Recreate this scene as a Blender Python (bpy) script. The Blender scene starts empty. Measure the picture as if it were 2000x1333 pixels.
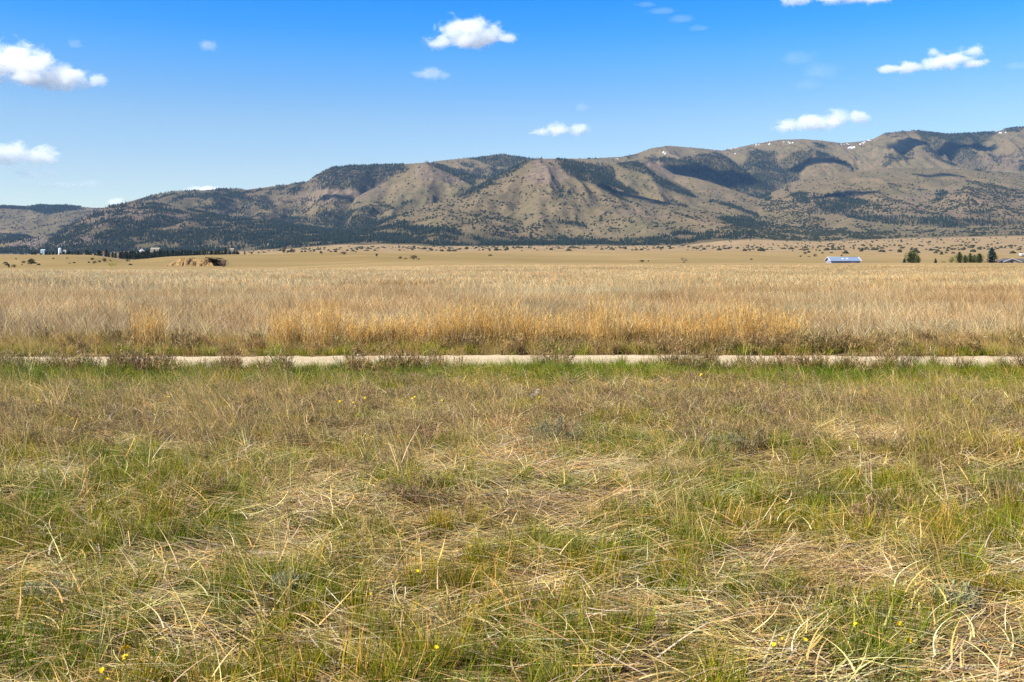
import bpy, math
import numpy as np

# ------------------------------------------------------------------ camera, sky, sun, exposure
scene = bpy.context.scene
rng = np.random.default_rng(7)
F = 1944.0            # focal length in pixels of a 2000 px wide frame (35 mm lens on 36 mm film)
EYE = 1.65            # eye height over the field
YH = 502.0            # pixel row of the true horizon
R = math.radians

cam_data = bpy.data.cameras.new('camera')
cam_data.sensor_width = 36.0
cam_data.lens = 35.0
cam_data.shift_y = -(666.5 - YH) / 2000.0
cam_data.clip_start = 0.1
cam_data.clip_end = 60000.0
cam = bpy.data.objects.new('camera', cam_data)
cam.location = (0, 0, EYE)
cam.rotation_euler = (R(90), 0, 0)
scene.collection.objects.link(cam)
scene.camera = cam

SUN_EL, SUN_AZ = R(42), R(243)       # azimuth clockwise from +Y (the view direction): from behind, left
sun_dir = np.array([math.sin(SUN_AZ) * math.cos(SUN_EL), math.cos(SUN_AZ) * math.cos(SUN_EL), math.sin(SUN_EL)])

world = bpy.data.worlds.new('World')
scene.world = world
world.use_nodes = True
wn, wl = world.node_tree.nodes, world.node_tree.links
wn.clear()
w_out = wn.new('ShaderNodeOutputWorld')
w_bg = wn.new('ShaderNodeBackground')
w_bg.inputs['Strength'].default_value = 0.062
w_sky = wn.new('ShaderNodeTexSky')
w_sky.sky_type = 'NISHITA'
w_sky.sun_disc = False
w_sky.sun_elevation = SUN_EL
w_sky.sun_rotation = SUN_AZ
w_sky.altitude = 1300
w_sky.air_density = 1.0
w_sky.dust_density = 0.6
w_sky.ozone_density = 2.0
w_tc = wn.new('ShaderNodeTexCoord')
w_sep = wn.new('ShaderNodeSeparateXYZ')
w_ramp = wn.new('ShaderNodeValToRGB')
w_mul = wn.new('ShaderNodeMixRGB')
w_mul.blend_type = 'MULTIPLY'
w_mul.inputs[0].default_value = 1.0
wl.new(w_tc.outputs['Generated'], w_sep.inputs[0])
wl.new(w_sep.outputs['Z'], w_ramp.inputs[0])
SKY_STOPS = [(0.0, (1.10, 1.05, 0.95)), (0.083, (1.06, 1.02, 0.98)), (0.134, (0.88, 1.01, 1.08)), (0.163, (0.64, 0.96, 1.20)),
             (0.193, (0.41, 0.94, 1.36)), (0.222, (0.18, 0.87, 1.50)), (0.25, (0.07, 0.80, 1.58)), (0.5, (0.28, 0.82, 1.42)), (1.0, (0.42, 0.85, 1.32))]
cr = w_ramp.color_ramp
cr.interpolation = 'LINEAR'
while len(cr.elements) < len(SKY_STOPS):
    cr.elements.new(0.5)
for e, (p, c) in zip(cr.elements, SKY_STOPS):
    e.position = p
    e.color = (*c, 1)
wl.new(w_sky.outputs[0], w_mul.inputs[1])
wl.new(w_ramp.outputs[0], w_mul.inputs[2])
wl.new(w_mul.outputs[0], w_bg.inputs['Color'])
wl.new(w_bg.outputs[0], w_out.inputs['Surface'])

sun_data = bpy.data.lights.new('sun', 'SUN')
sun_data.energy = 5.0
sun_data.angle = R(0.53)
sun_data.color = (1.0, 0.93, 0.79)
sun = bpy.data.objects.new('sun', sun_data)
sun.location = (-40, -60, 80)
sun.rotation_euler = (R(90) - SUN_EL, 0, math.pi - SUN_AZ)
scene.collection.objects.link(sun)

vs = scene.view_settings
scene.display_settings.display_device = 'sRGB'
vs.view_transform = 'Standard'
vs.look = 'None'
vs.exposure = 1.2
vs.gamma = 1.0
vs.use_curve_mapping = False
scene.cycles.use_denoising = True
scene.cycles.denoiser = 'OPENIMAGEDENOISE'
scene.cycles.denoising_prefilter = 'NONE'
scene.cycles.max_bounces = 14
scene.cycles.diffuse_bounces = 1
scene.cycles.glossy_bounces = 1
scene.cycles.transmission_bounces = 2
scene.cycles.use_adaptive_sampling = True
scene.cycles.adaptive_threshold = 0.012
scene.cycles.transparent_max_bounces = 8
scene.cycles.volume_bounces = 12
scene.cycles.volume_step_rate = 2.0

# ------------------------------------------------------------------ helpers
COL = scene.collection


def put(o, parent=None, label=None, cat=None, group=None, kind=None):
    COL.objects.link(o)
    if parent is not None:
        o.parent = parent
    if label:
        o['label'] = label
    if cat:
        o['category'] = cat
    if group:
        o['group'] = group
    if kind:
        o['kind'] = kind
    return o


def empty(name, loc, label=None, cat=None, group=None, rz=0.0):
    o = bpy.data.objects.new(name, None)
    o.empty_display_size = 0.2
    o.location = loc
    o.rotation_euler = (0, 0, rz)
    return put(o, None, label, cat, group)


def mesh_np(name, verts, faces, mat=None, smooth=False, col=None):
    """verts (n,3); faces: (m,3)/(m,4) array or list of lists"""
    me = bpy.data.meshes.new(name)
    verts = np.asarray(verts, dtype=np.float32)
    if isinstance(faces, np.ndarray):
        m, k = faces.shape
        me.vertices.add(len(verts))
        me.vertices.foreach_set('co', verts.ravel())
        me.loops.add(m * k)
        me.loops.foreach_set('vertex_index', faces.astype(np.int32).ravel())
        me.polygons.add(m)
        me.polygons.foreach_set('loop_start', np.arange(0, m * k, k, dtype=np.int32))
        me.update(calc_edges=True)
    else:
        me.from_pydata([tuple(map(float, v)) for v in verts], [], faces)
        me.update()
    if smooth:
        me.polygons.foreach_set('use_smooth', np.ones(len(me.polygons), dtype=bool))
    if col is not None:
        a = me.color_attributes.new('col', 'FLOAT_COLOR', 'POINT')
        c = np.ones((len(verts), 4), dtype=np.float32)
        c[:, :3] = col
        a.data.foreach_set('color', c.ravel())
    if mat is not None:
        me.materials.append(mat)
    return me


def obj(name, me, parent=None, **kw):
    return put(bpy.data.objects.new(name, me), parent, **kw)


_perm = np.random.default_rng(99).permutation(512).astype(np.int64)
_perm = np.concatenate([_perm, _perm])
_ga = np.random.default_rng(98).uniform(0, 2 * np.pi, 512)
_gx, _gy = np.cos(_ga), np.sin(_ga)


def pn(x, y, seed=0):
    x = np.asarray(x, dtype=np.float64) + seed * 17.31
    y = np.asarray(y, dtype=np.float64) + seed * 9.77
    xi, yi = np.floor(x).astype(np.int64), np.floor(y).astype(np.int64)
    fx, fy = x - xi, y - yi
    u, v = fx * fx * fx * (fx * (fx * 6 - 15) + 10), fy * fy * fy * (fy * (fy * 6 - 15) + 10)

    def g(a, b, dx, dy):
        h = _perm[(_perm[a & 511] + b) & 511]
        return _gx[h] * dx + _gy[h] * dy
    n00, n10 = g(xi, yi, fx, fy), g(xi + 1, yi, fx - 1, fy)
    n01, n11 = g(xi, yi + 1, fx, fy - 1), g(xi + 1, yi + 1, fx - 1, fy - 1)
    return ((n00 * (1 - u) + n10 * u) * (1 - v) + (n01 * (1 - u) + n11 * u) * v) * 1.5


def fbm(x, y, oct=4, seed=0, gain=0.5):
    s, a, f = 0.0, 1.0, 1.0
    for i in range(oct):
        s = s + a * pn(x * f, y * f, seed + i * 3)
        a *= gain
        f *= 2.03
    return s


def sstep(a, b, x):
    t = np.clip((x - a) / (b - a), 0, 1)
    return t * t * (3 - 2 * t)


def lerp(a, b, t):
    return a + (b - a) * t


def in_poly(px, py, poly):
    inside = np.zeros(px.shape, dtype=bool)
    n = len(poly)
    j = n - 1
    for i in range(n):
        xi, yi = poly[i]
        xj, yj = poly[j]
        c = ((yi > py) != (yj > py)) & (px < (xj - xi) * (py - yi) / (yj - yi + 1e-9) + xi)
        inside ^= c
        j = i
    return inside


# ------------------------------------------------------------------ material helpers
ALBEDO = 0.77      # one reflectance level for every surface, set together with the exposure


class Nodes:
    def __init__(self, name):
        self.mat = bpy.data.materials.new(name)
        self.mat.use_nodes = True
        self.t = self.mat.node_tree
        self.t.nodes.clear()
        self.out = self.t.nodes.new('ShaderNodeOutputMaterial')

    def n(self, typ, **props):
        nd = self.t.nodes.new('ShaderNode' + typ)
        for k, v in props.items():
            setattr(nd, k, v)
        return nd

    def l(self, a, b):
        self.t.links.new(a, b)

    def mix(self, fac, a, b, mode='MIX'):
        m = self.n('MixRGB', blend_type=mode)
        for s, v in zip(m.inputs, (fac, a, b)):
            if hasattr(v, 'is_output'):
                self.l(v, s)
            elif isinstance(v, (int, float)):
                s.default_value = v if s.type == 'VALUE' else (v, v, v, 1)
            else:
                s.default_value = (*v, 1)
        return m.outputs[0]

    def math(self, op, a, b=0.0, c=0.0):
        m = self.n('Math', operation=op)
        for s, v in zip(m.inputs, (a, b, c)):
            if hasattr(v, 'is_output'):
                self.l(v, s)
            else:
                s.default_value = v
        return m.outputs[0]

    def noise(self, scale, detail=4, rough=0.55, vec=None, dist=0.0):
        nd = self.n('TexNoise')
        nd.inputs['Scale'].default_value = scale
        nd.inputs['Detail'].default_value = detail
        nd.inputs['Roughness'].default_value = rough
        nd.inputs['Distortion'].default_value = dist
        if vec is not None:
            self.l(vec, nd.inputs['Vector'])
        return nd.outputs['Fac']

    def maprange(self, v, a, b, c=0.0, d=1.0):
        m = self.n('MapRange')
        m.interpolation_type = 'SMOOTHSTEP'
        self.l(v, m.inputs[0])
        for i, x in enumerate((a, b, c, d)):
            m.inputs[1 + i].default_value = x
        return m.outputs[0]

    def scaled(self, vec, sx, sy, sz):
        m = self.n('Mapping')
        m.inputs['Scale'].default_value = (sx, sy, sz)
        self.l(vec, m.inputs['Vector'])
        return m.outputs[0]

    def principled(self, color, rough=0.8, spec=0.2, normal=None, metallic=0.0):
        if hasattr(color, 'is_output'):
            color = self.mix(1.0, color, (ALBEDO,) * 3, 'MULTIPLY')
        p = self.n('BsdfPrincipled')
        for key, v in (('Base Color', color), ('Roughness', rough), ('Specular IOR Level', spec), ('Metallic', metallic)):
            if hasattr(v, 'is_output'):
                self.l(v, p.inputs[key])
            elif isinstance(v, tuple):
                p.inputs[key].default_value = (*v, 1)
            else:
                p.inputs[key].default_value = v
        if normal is not None:
            self.l(normal, p.inputs['Normal'])
        return p

    def bump(self, h, strength=0.5, dist=0.1):
        b = self.n('Bump')
        b.inputs['Strength'].default_value = strength
        b.inputs['Distance'].default_value = dist
        self.l(h, b.inputs['Height'])
        return b.outputs[0]

    def done(self, shader):
        self.l(shader.outputs[0], self.out.inputs['Surface'])
        return self.mat


def plain_mat(name, c1, c2, scale=3.0, rough=0.85, spec=0.2, metallic=0.0, bump=0.0):
    m = Nodes(name)
    tc = m.n('TexCoord').outputs['Object']
    nz = m.noise(scale, 5, 0.6, tc)
    c = m.mix(m.maprange(nz, 0.3, 0.7), c1, c2)
    nrm = m.bump(nz, bump, 0.1) if bump else None
    return m.done(m.principled(c, rough, spec, nrm, metallic))


def blade_mat(name, trans=0.4, rough=0.7, spec=0.08):
    """grass blades: colour carried by each blade (col) times the tuft's own tint"""
    m = Nodes(name)
    a = m.n('Attribute', attribute_name='col').outputs['Color']
    b = m.n('Attribute', attribute_name='tint', attribute_type='INSTANCER').outputs['Color']
    c = m.mix(1.0, a, b, 'MULTIPLY')
    p = m.principled(c, rough, spec)
    t = m.n('BsdfTranslucent')
    m.l(m.mix(1.0, c, (ALBEDO,) * 3, 'MULTIPLY'), t.inputs['Color'])
    mx = m.n('MixShader')
    mx.inputs[0].default_value = trans
    m.l(p.outputs[0], mx.inputs[1])
    m.l(t.outputs[0], mx.inputs[2])
    return m.done(mx)


def attr_mat(name, rough=0.85, spec=0.15, trans=0.0):
    """colour carried by the mesh itself, a little noise over it"""
    m = Nodes(name)
    a = m.n('Attribute', attribute_name='col').outputs['Color']
    if trans:
        p = m.principled(a, rough, spec)
        t = m.n('BsdfTranslucent')
        m.l(m.mix(1.0, a, (ALBEDO,) * 3, 'MULTIPLY'), t.inputs['Color'])
        mx = m.n('MixShader')
        mx.inputs[0].default_value = trans
        m.l(p.outputs[0], mx.inputs[1])
        m.l(t.outputs[0], mx.inputs[2])
        return m.done(mx)
    return m.done(m.principled(a, rough, spec))


# ------------------------------------------------------------------ terrain heights
TC = np.array([-900, -300, 0, 120, 200, 250, 330, 430, 520, 600, 700, 850, 1000, 1050, 1200, 1400, 1600, 1800, 2000, 2900], float)
TR = {  # distance: pixel row of the ground there, per column of TC (the land as it rises toward the hills)
    150: [528, 528, 528, 528, 528, 528, 528, 527.5, 527, 526.5, 525, 523, 521, 521, 521, 521, 521.5, 521.5, 522, 522],
    200: [534, 534, 534, 534, 534, 534, 534, 533, 531, 528, 522, 518, 517, 517, 517, 517, 517, 517, 517, 517],
    260: [529, 529, 529, 528, 527, 527, 527, 526, 525, 523, 518, 513.5, 513.5, 514, 514, 514, 514, 514, 514, 514],
    330: [522.5, 522.5, 522.5, 522, 521, 520.5, 520, 520, 520, 518.5, 514, 510, 515, 519, 520, 520, 521, 521, 522, 522],
    430: [517, 517, 516, 514, 514, 517, 514, 512, 512, 512, 509, 508, 511, 515, 515.5, 516, 518, 519, 520, 520],
    550: [507, 507, 506, 503, 506, 513, 506, 503, 503, 502, 501, 502, 506, 510, 511, 511, 516, 517, 517.5, 517],
    700: [499, 499, 498.5, 498, 499, 511, 501, 498, 497, 496, 495.5, 497, 499, 502, 503, 503, 507, 509, 510, 509],
    850: [502, 502, 502, 502, 503, 512, 503, 501, 496, 495, 494.5, 494.5, 494, 494.5, 495, 495, 498, 500, 501, 500],
    1100: [505, 505, 505, 505, 505, 510, 505, 503, 499, 496, 494, 493, 492.5, 492, 492, 492, 493, 494, 494, 494],
    1500: [505, 505, 504.5, 504.5, 504, 507, 504, 502, 497, 493, 490, 490, 489.5, 489, 489, 489, 488, 487, 487, 486],
    2000: [502, 502, 501.5, 501.5, 501, 502, 501, 499, 494, 490, 487, 487, 486, 486, 486, 485, 482, 480, 479, 477],
    2700: [498, 498, 497.5, 497, 496.5, 496, 495.5, 494, 489, 485, 482, 482, 481.5, 481, 481, 480, 473, 466, 462, 458],
    3500: [490, 490, 489, 487, 485, 483, 482, 480, 477, 473, 470, 470, 470, 470, 470, 468, 458, 450, 444, 438],
    5000: [480, 480, 478, 476, 474, 472, 470, 468, 466, 465, 465, 465, 465, 465, 463, 460, 452, 444, 438, 430],
    9600: [472, 472, 470, 470, 468, 466, 464, 462, 460, 460, 460, 460, 460, 458, 456, 452, 446, 440, 432, 420],
}
_tr_d = np.array([1.0, 100.0] + sorted(TR))
_tr_z = np.array([[0.0] * len(TC), [0.0] * len(TC)] + [[EYE - (y - YH) * d / F for y in TR[d]] for d in sorted(TR)])
GX = np.linspace(-900, 2900, 420)
GL = np.linspace(0.0, math.log(9600.0), 520)
_zc = np.array([np.interp(GX, TC, row) for row in _tr_z])
ZT = np.array([np.interp(GL, np.log(_tr_d), _zc[:, i]) for i in range(len(GX))])


def _blur(a, n, axis):
    for _ in range(n):
        a = (np.roll(a, 1, axis) + 2 * a + np.roll(a, -1, axis)) / 4
    return a


_e = ZT.copy()
ZT = _blur(_blur(ZT, 10, 0), 5, 1)
ZT[:4], ZT[-4:], ZT[:, :4], ZT[:, -4:] = _e[:4], _e[-4:], _e[:, :4], _e[:, -4:]


def base_z(px, d):
    fx = np.clip((px - GX[0]) / (GX[1] - GX[0]), 0, len(GX) - 1.001)
    fy = np.clip(np.log(np.maximum(d, 1.0)) / (GL[1] - GL[0]), 0, len(GL) - 1.001)
    i, j = fx.astype(int), fy.astype(int)
    a, b = fx - i, fy - j
    return (ZT[i, j] * (1 - a) + ZT[i + 1, j] * a) * (1 - b) + (ZT[i, j + 1] * (1 - a) + ZT[i + 1, j + 1] * a) * b


# mountain ridges: crest (pixel column, pixel row, distance), depth of the near slope, of the far slope, slope shape, gully depth
RIDGES = [
    ([(-900, 395, 6800), (-300, 402, 6800), (0, 402, 6800), (30, 403, 6800), (50, 405, 6800), (72, 400, 6800), (100, 402, 6800), (130, 401, 6800),
      (165, 405, 6800), (200, 407, 6700), (260, 420, 6600), (330, 440, 6500)], 2300, 1500, 1.1, 0.05),
    ([(-900, 455, 3700), (-300, 462, 3600), (-100, 470, 3500), (0, 478, 3400), (25, 472, 3400), (55, 467, 3420), (90, 466, 3450), (120, 470, 3450), (150, 463, 3500), (195, 460, 3550), (230, 470, 3550), (280, 482, 3500)],
     420, 500, 0.8, 0.10),
    ([(-900, 440, 4700), (-200, 455, 4600), (-40, 458, 4500), (20, 459, 4500), (70, 464, 4400), (110, 470, 4300)], 700, 800, 0.9, 0.08),
    ([(60, 482, 4000), (95, 468, 4000), (112, 455, 4000), (135, 441, 4000), (160, 427, 4050), (185, 412, 4100), (215, 403, 4150), (250, 398, 4200), (300, 398, 4200), (340, 403, 4200),
      (400, 415, 4150), (450, 425, 4100), (520, 433, 4000), (600, 444, 3900), (700, 458, 3700), (800, 474, 3500)], 1150, 700, 0.95, 0.10),
    ([(160, 425, 5500), (185, 409, 5500), (230, 401, 5550), (270, 389, 5600), (300, 381, 5600), (340, 374, 5600), (400, 372, 5600), (440, 369, 5600), (480, 371, 5600), (520, 366, 5650),
      (560, 361, 5700), (600, 355, 5700), (625, 338, 5700), (650, 327, 5700), (680, 324, 5700), (740, 322, 5700), (780, 321, 5700), (830, 318, 5700), (870, 330, 5700), (930, 350, 5700)],
     1550, 1200, 1.0, 0.13),
    ([(640, 410, 4500), (690, 388, 4650), (720, 373, 4750), (745, 361, 4850), (790, 337, 4950), (818, 319, 5000), (835, 316, 5000), (860, 323, 5000), (890, 335, 4950), (930, 346, 4900),
      (965, 353, 4800), (1010, 368, 4700), (1060, 390, 4600)], 1000, 800, 1.0, 0.10),
    ([(790, 322, 6600), (840, 316, 6600), (870, 313, 6600), (900, 310, 6600), (930, 308, 6600), (960, 304, 6600), (985, 301, 6600), (1010, 306, 6600), (1040, 310, 6600),
      (1100, 310, 6600), (1150, 310, 6600), (1200, 307, 6600), (1260, 305, 6600), (1330, 330, 6500)], 1900, 1200, 1.05, 0.08),
    ([(560, 474, 3500), (640, 462, 3600), (720, 445, 3700), (790, 414, 3850), (850, 396, 4000), (900, 384, 4100), (950, 356, 4250), (1000, 329, 4350), (1030, 314, 4400), (1055, 310, 4420), (1085, 310, 4420),
      (1100, 313, 4400), (1130, 325, 4380), (1170, 340, 4350), (1200, 358, 4300), (1230, 374, 4200), (1262, 386, 4120), (1330, 402, 3950), (1400, 418, 3800), (1500, 444, 3600), (1600, 460, 3400), (1700, 472, 3200)],
     1250, 700, 1.1, 0.12),
    ([(1050, 330, 5000), (1090, 311, 5000), (1150, 314, 5000), (1200, 321, 5000), (1235, 318, 5000), (1262, 322, 4980), (1300, 345, 4900), (1350, 372, 4800), (1420, 392, 4650), (1480, 405, 4500), (1560, 423, 4300), (1640, 438, 4100)],
     1200, 800, 1.1, 0.10),
    ([(1210, 330, 5500), (1240, 316, 5500), (1268, 311, 5500), (1317, 340, 5400), (1360, 348, 5300), (1400, 360, 5200), (1450, 377, 5050), (1500, 392, 4900), (1560, 406, 4700), (1620, 422, 4500), (1700, 440, 4300)],
     1000, 900, 1.0, 0.08),
    ([(1230, 322, 6000), (1265, 311, 6000), (1300, 308, 6000), (1330, 312, 6000), (1375, 304, 6000), (1418, 308, 5980), (1437, 322, 5950), (1470, 345, 5800), (1510, 372, 5600), (1560, 400, 5400)], 1000, 900, 1.0, 0.07),
    ([(1400, 365, 6300), (1437, 330, 6350), (1460, 312, 6400), (1480, 298, 6400), (1520, 300, 6350), (1548, 297, 6300), (1590, 296, 6250), (1612, 302, 6200), (1650, 317, 6050), (1675, 332, 5900), (1720, 350, 5700)], 1300, 800, 1.0, 0.10),
    ([(1130, 330, 7500), (1200, 309, 7500), (1240, 301, 7500), (1270, 290, 7500), (1305, 284, 7500), (1330, 286, 7500), (1370, 290, 7500), (1410, 294, 7500), (1440, 288, 7500), (1480, 280, 7500), (1520, 273, 7500),
      (1565, 271, 7500), (1600, 274, 7500), (1640, 279, 7500), (1680, 276, 7500), (1705, 271, 7500), (1722, 262, 7500), (1745, 257, 7500), (1790, 254, 7500), (1820, 259, 7500), (1850, 262, 7500),
      (1900, 260, 7500), (1940, 258, 7500), (1970, 251, 7500), (2000, 247, 7500), (2200, 240, 7500), (2900, 255, 7500)], 2300, 1500, 0.95, 0.14),
    ([(1690, 340, 6500), (1745, 318, 6500), (1790, 285, 6600), (1810, 282, 6600), (1840, 312, 6400), (1880, 328, 6200), (1930, 340, 6000)], 1000, 700, 1.0, 0.08),
    ([(1850, 350, 6400), (1925, 318, 6500), (1960, 305, 6600), (2000, 292, 6700), (2100, 280, 6700), (2300, 290, 6600), (2900, 300, 6500)], 1200, 900, 1.0, 0.12),
    ([(1430, 410, 4900), (1480, 387, 5000), (1532, 366, 5100), (1575, 352, 5150), (1650, 337, 5200), (1725, 330, 5200), (1782, 328, 5200), (1875, 331, 5200), (1950, 335, 5200), (2000, 341, 5200), (2100, 345, 5200), (2300, 340, 5200), (2900, 345, 5200)],
     1500, 700, 0.85, 0.05),
    ([(1490, 412, 4450), (1530, 390, 4500), (1560, 377, 4550), (1590, 374, 4550), (1620, 383, 4500), (1660, 395, 4400), (1700, 410, 4300)], 700, 500, 0.9, 0.10),
    ([(1600, 424, 4100), (1640, 412, 4150), (1680, 401, 4200), (1725, 391, 4250), (1770, 394, 4250), (1810, 402, 4200), (1850, 415, 4100), (1900, 428, 4000)], 700, 500, 0.9, 0.12),
    ([(1790, 400, 4400), (1825, 376, 4450), (1860, 360, 4500), (1895, 354, 4500), (1925, 357, 4500), (1960, 366, 4500), (2000, 373, 4500), (2100, 380, 4500), (2300, 370, 4500), (2900, 380, 4500)], 900, 600, 0.8, 0.12),
    ([(1380, 474, 3300), (1450, 462, 3400), (1500, 455, 3450), (1560, 452, 3450), (1640, 452, 3400), (1700, 458, 3300), (1800, 464, 3100)], 600, 500, 0.9, 0.08),
]


def mountain_z(x, y):
    d = np.maximum(y, 1.0)
    px = 1000 + F * x / d
    b = base_z(px, d)
    z = b.copy()
    near = np.zeros_like(z)
    wx = x + 40 * fbm(x / 500, y / 700, 3, 5)
    wy = y + 40 * fbm(x / 500, y / 700, 3, 8)
    gul = np.abs(fbm(wx / 420, wy / 1500, 3, 21)) * 1.5           # gullies running down the slopes
    rough = fbm(x / 120, y / 160, 4, 31)
    gul = gul + 0.45 * np.abs(fbm(wx / 150, wy / 620, 3, 24))
    for crest, wf, wb, p, gd in RIDGES:
        c = np.array(crest, float)
        k = (px > c[0, 0]) & (px < c[-1, 0]) if True else None
        if not k.any():
            continue
        cy, cd = np.interp(px[k], c[:, 0], c[:, 1]), np.interp(px[k], c[:, 0], c[:, 2])
        zc = EYE + (YH - cy) * cd / F
        bc = base_z(px[k], cd)
        t = np.where(d[k] < cd, (cd - d[k]) / wf, (d[k] - cd) / wb)
        g = np.clip(1 - t, 0, 1)
        gg = g ** p
        edge = sstep(0, 60, px[k] - c[0, 0]) * sstep(0, 60, c[-1, 0] - px[k])
        rise = np.maximum(zc - bc, 0)
        body = 4 * g * (1 - g)
        h = rise * edge * (gg - gd * body * (gul[k] - 0.5) * 1.5) + rise * 0.02 * body * rough[k]
        zz = b[k] + h
        cur = z[k]
        kk = 14.0
        hi, lo = np.maximum(cur, zz), np.minimum(cur, zz)
        z[k] = hi + kk * np.log1p(np.exp(-(hi - lo) / kk)) * np.clip(body, 0, 1) * np.clip((lo - b[k]) / 25, 0, 1) * 0.6
    return z


def near_relief(x, y):
    a = 0.05 * fbm(x / 2.3, y / 1.7, 3, 41) + 0.10 * fbm(x / 9, y / 7, 2, 44)
    off_road = np.clip(np.abs(y - road_y(x)) / 1.1 - 0.9, 0, 1)
    far = np.clip((y - 60) / 100, 0, 1)
    b = 0.5 * fbm(x / 70, y / 60, 3, 47) * far * np.clip(y / 400, 0, 3)
    return a * off_road * (1 - far) + b * np.clip((y - 150) / 250, 0, 1)


def road_y(x):
    return 15.45 + 0.10 * np.sin(x * 0.35 + 1.0) + 0.12 * np.sin(x * 0.11) - 0.02 * np.maximum(x, 0)


def height(x, y):
    x, y = np.atleast_1d(np.asarray(x, float)), np.atleast_1d(np.asarray(y, float))
    z = np.where(y > 1.0, base_z(1000 + F * x / np.maximum(y, 1.0), np.maximum(y, 1.0)), 0.0)
    z = z + near_relief(x, y)
    k = y > 2600
    if k.any():
        z[k] = mountain_z(x[k], y[k])
    k2 = (y > 2000) & (y <= 2600)
    return z


def gz(x, y):
    return float(height(x, y)[0])


def at(px, d, dz=0.0):
    x = (px - 1000) / F * d
    return (x, d, gz(x, d) + dz)


def zat(py, d):
    return EYE - (py - YH) * d / F


def proj(x, y, z):
    return 1000 + F * x / y, YH - F * (z - EYE) / y


def grid_mesh(name, xs, ys, zs, mat, smooth=True):
    r, c = xs.shape
    v = np.stack([xs, ys, zs], -1).reshape(-1, 3)
    i = np.arange(r * c).reshape(r, c)
    f = np.stack([i[:-1, :-1], i[:-1, 1:], i[1:, 1:], i[1:, :-1]], -1).reshape(-1, 4)
    return mesh_np(name, v, f, mat, smooth)


# ---- ground sheet material
def make_ground_mat():
    m = Nodes('ground_soil')
    pos = m.n('NewGeometry').outputs['Position']
    sep = m.n('SeparateXYZ')
    m.l(pos, sep.inputs[0])
    y = sep.outputs['Y']
    n1 = m.noise(0.9, 6, 0.65, pos)
    n2 = m.noise(14.0, 5, 0.7, pos)
    n3 = m.noise(60.0, 3, 0.6, pos)
    soil = m.mix(m.maprange(n1, 0.35, 0.65), (0.075, 0.048, 0.022), (0.16, 0.105, 0.05))
    soil = m.mix(m.maprange(n2, 0.35, 0.7), soil, (0.24, 0.16, 0.075))
    soil = m.mix(m.maprange(n3, 0.5, 0.75, 0, 0.7), soil, (0.10, 0.065, 0.035))
    # straw coloured meadow
    st = m.scaled(pos, 0.004, 0.012, 0.0)
    n4 = m.noise(1.0, 5, 0.6, st)
    n5 = m.noise(0.35, 6, 0.7, m.scaled(pos, 1, 0.6, 0))
    n7 = m.noise(1.0, 4, 0.6, m.scaled(pos, 0.006, 0.05, 0.0))
    mead = m.mix(m.maprange(n4, 0.35, 0.65), (0.30, 0.205, 0.085), (0.36, 0.255, 0.12))
    mead = m.mix(m.maprange(n7, 0.52, 0.7, 0, 0.8), mead, (0.17, 0.135, 0.045))
    mead = m.mix(m.maprange(n5, 0.45, 0.75, 0, 0.55), mead, (0.17, 0.12, 0.05))
    hol = m.math('MULTIPLY', m.maprange(y, 250, 340), m.maprange(y, 560, 900, 1.0, 0.0))
    n8 = m.noise(1.0, 4, 0.6, m.scaled(pos, 0.010, 0.028, 0.0))
    mead = m.mix(m.math('MULTIPLY', hol, m.maprange(n8, 0.30, 0.62, 0.15, 0.85)), mead, (0.235, 0.168, 0.062))
    # pinkish rangeland
    n6 = m.noise(0.02, 6, 0.65, m.scaled(pos, 0.5, 1, 0))
    rng_c = m.mix(m.maprange(n6, 0.35, 0.65), (0.27, 0.185, 0.09), (0.33, 0.232, 0.125))
    rng_c = m.mix(m.maprange(n5, 0.5, 0.75, 0, 0.4), rng_c, (0.17, 0.13, 0.07))
    c = m.mix(m.maprange(y, 130, 170), soil, mead)
    c = m.mix(m.maprange(y, 800, 1200), c, rng_c)
    h = m.math('ADD', m.math('MULTIPLY', n2, 0.6), m.math('MULTIPLY', n3, 0.4))
    b = m.bump(h, 0.8, 0.03)
    return m.done(m.principled(c, 0.95, 0.05, b))


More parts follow.
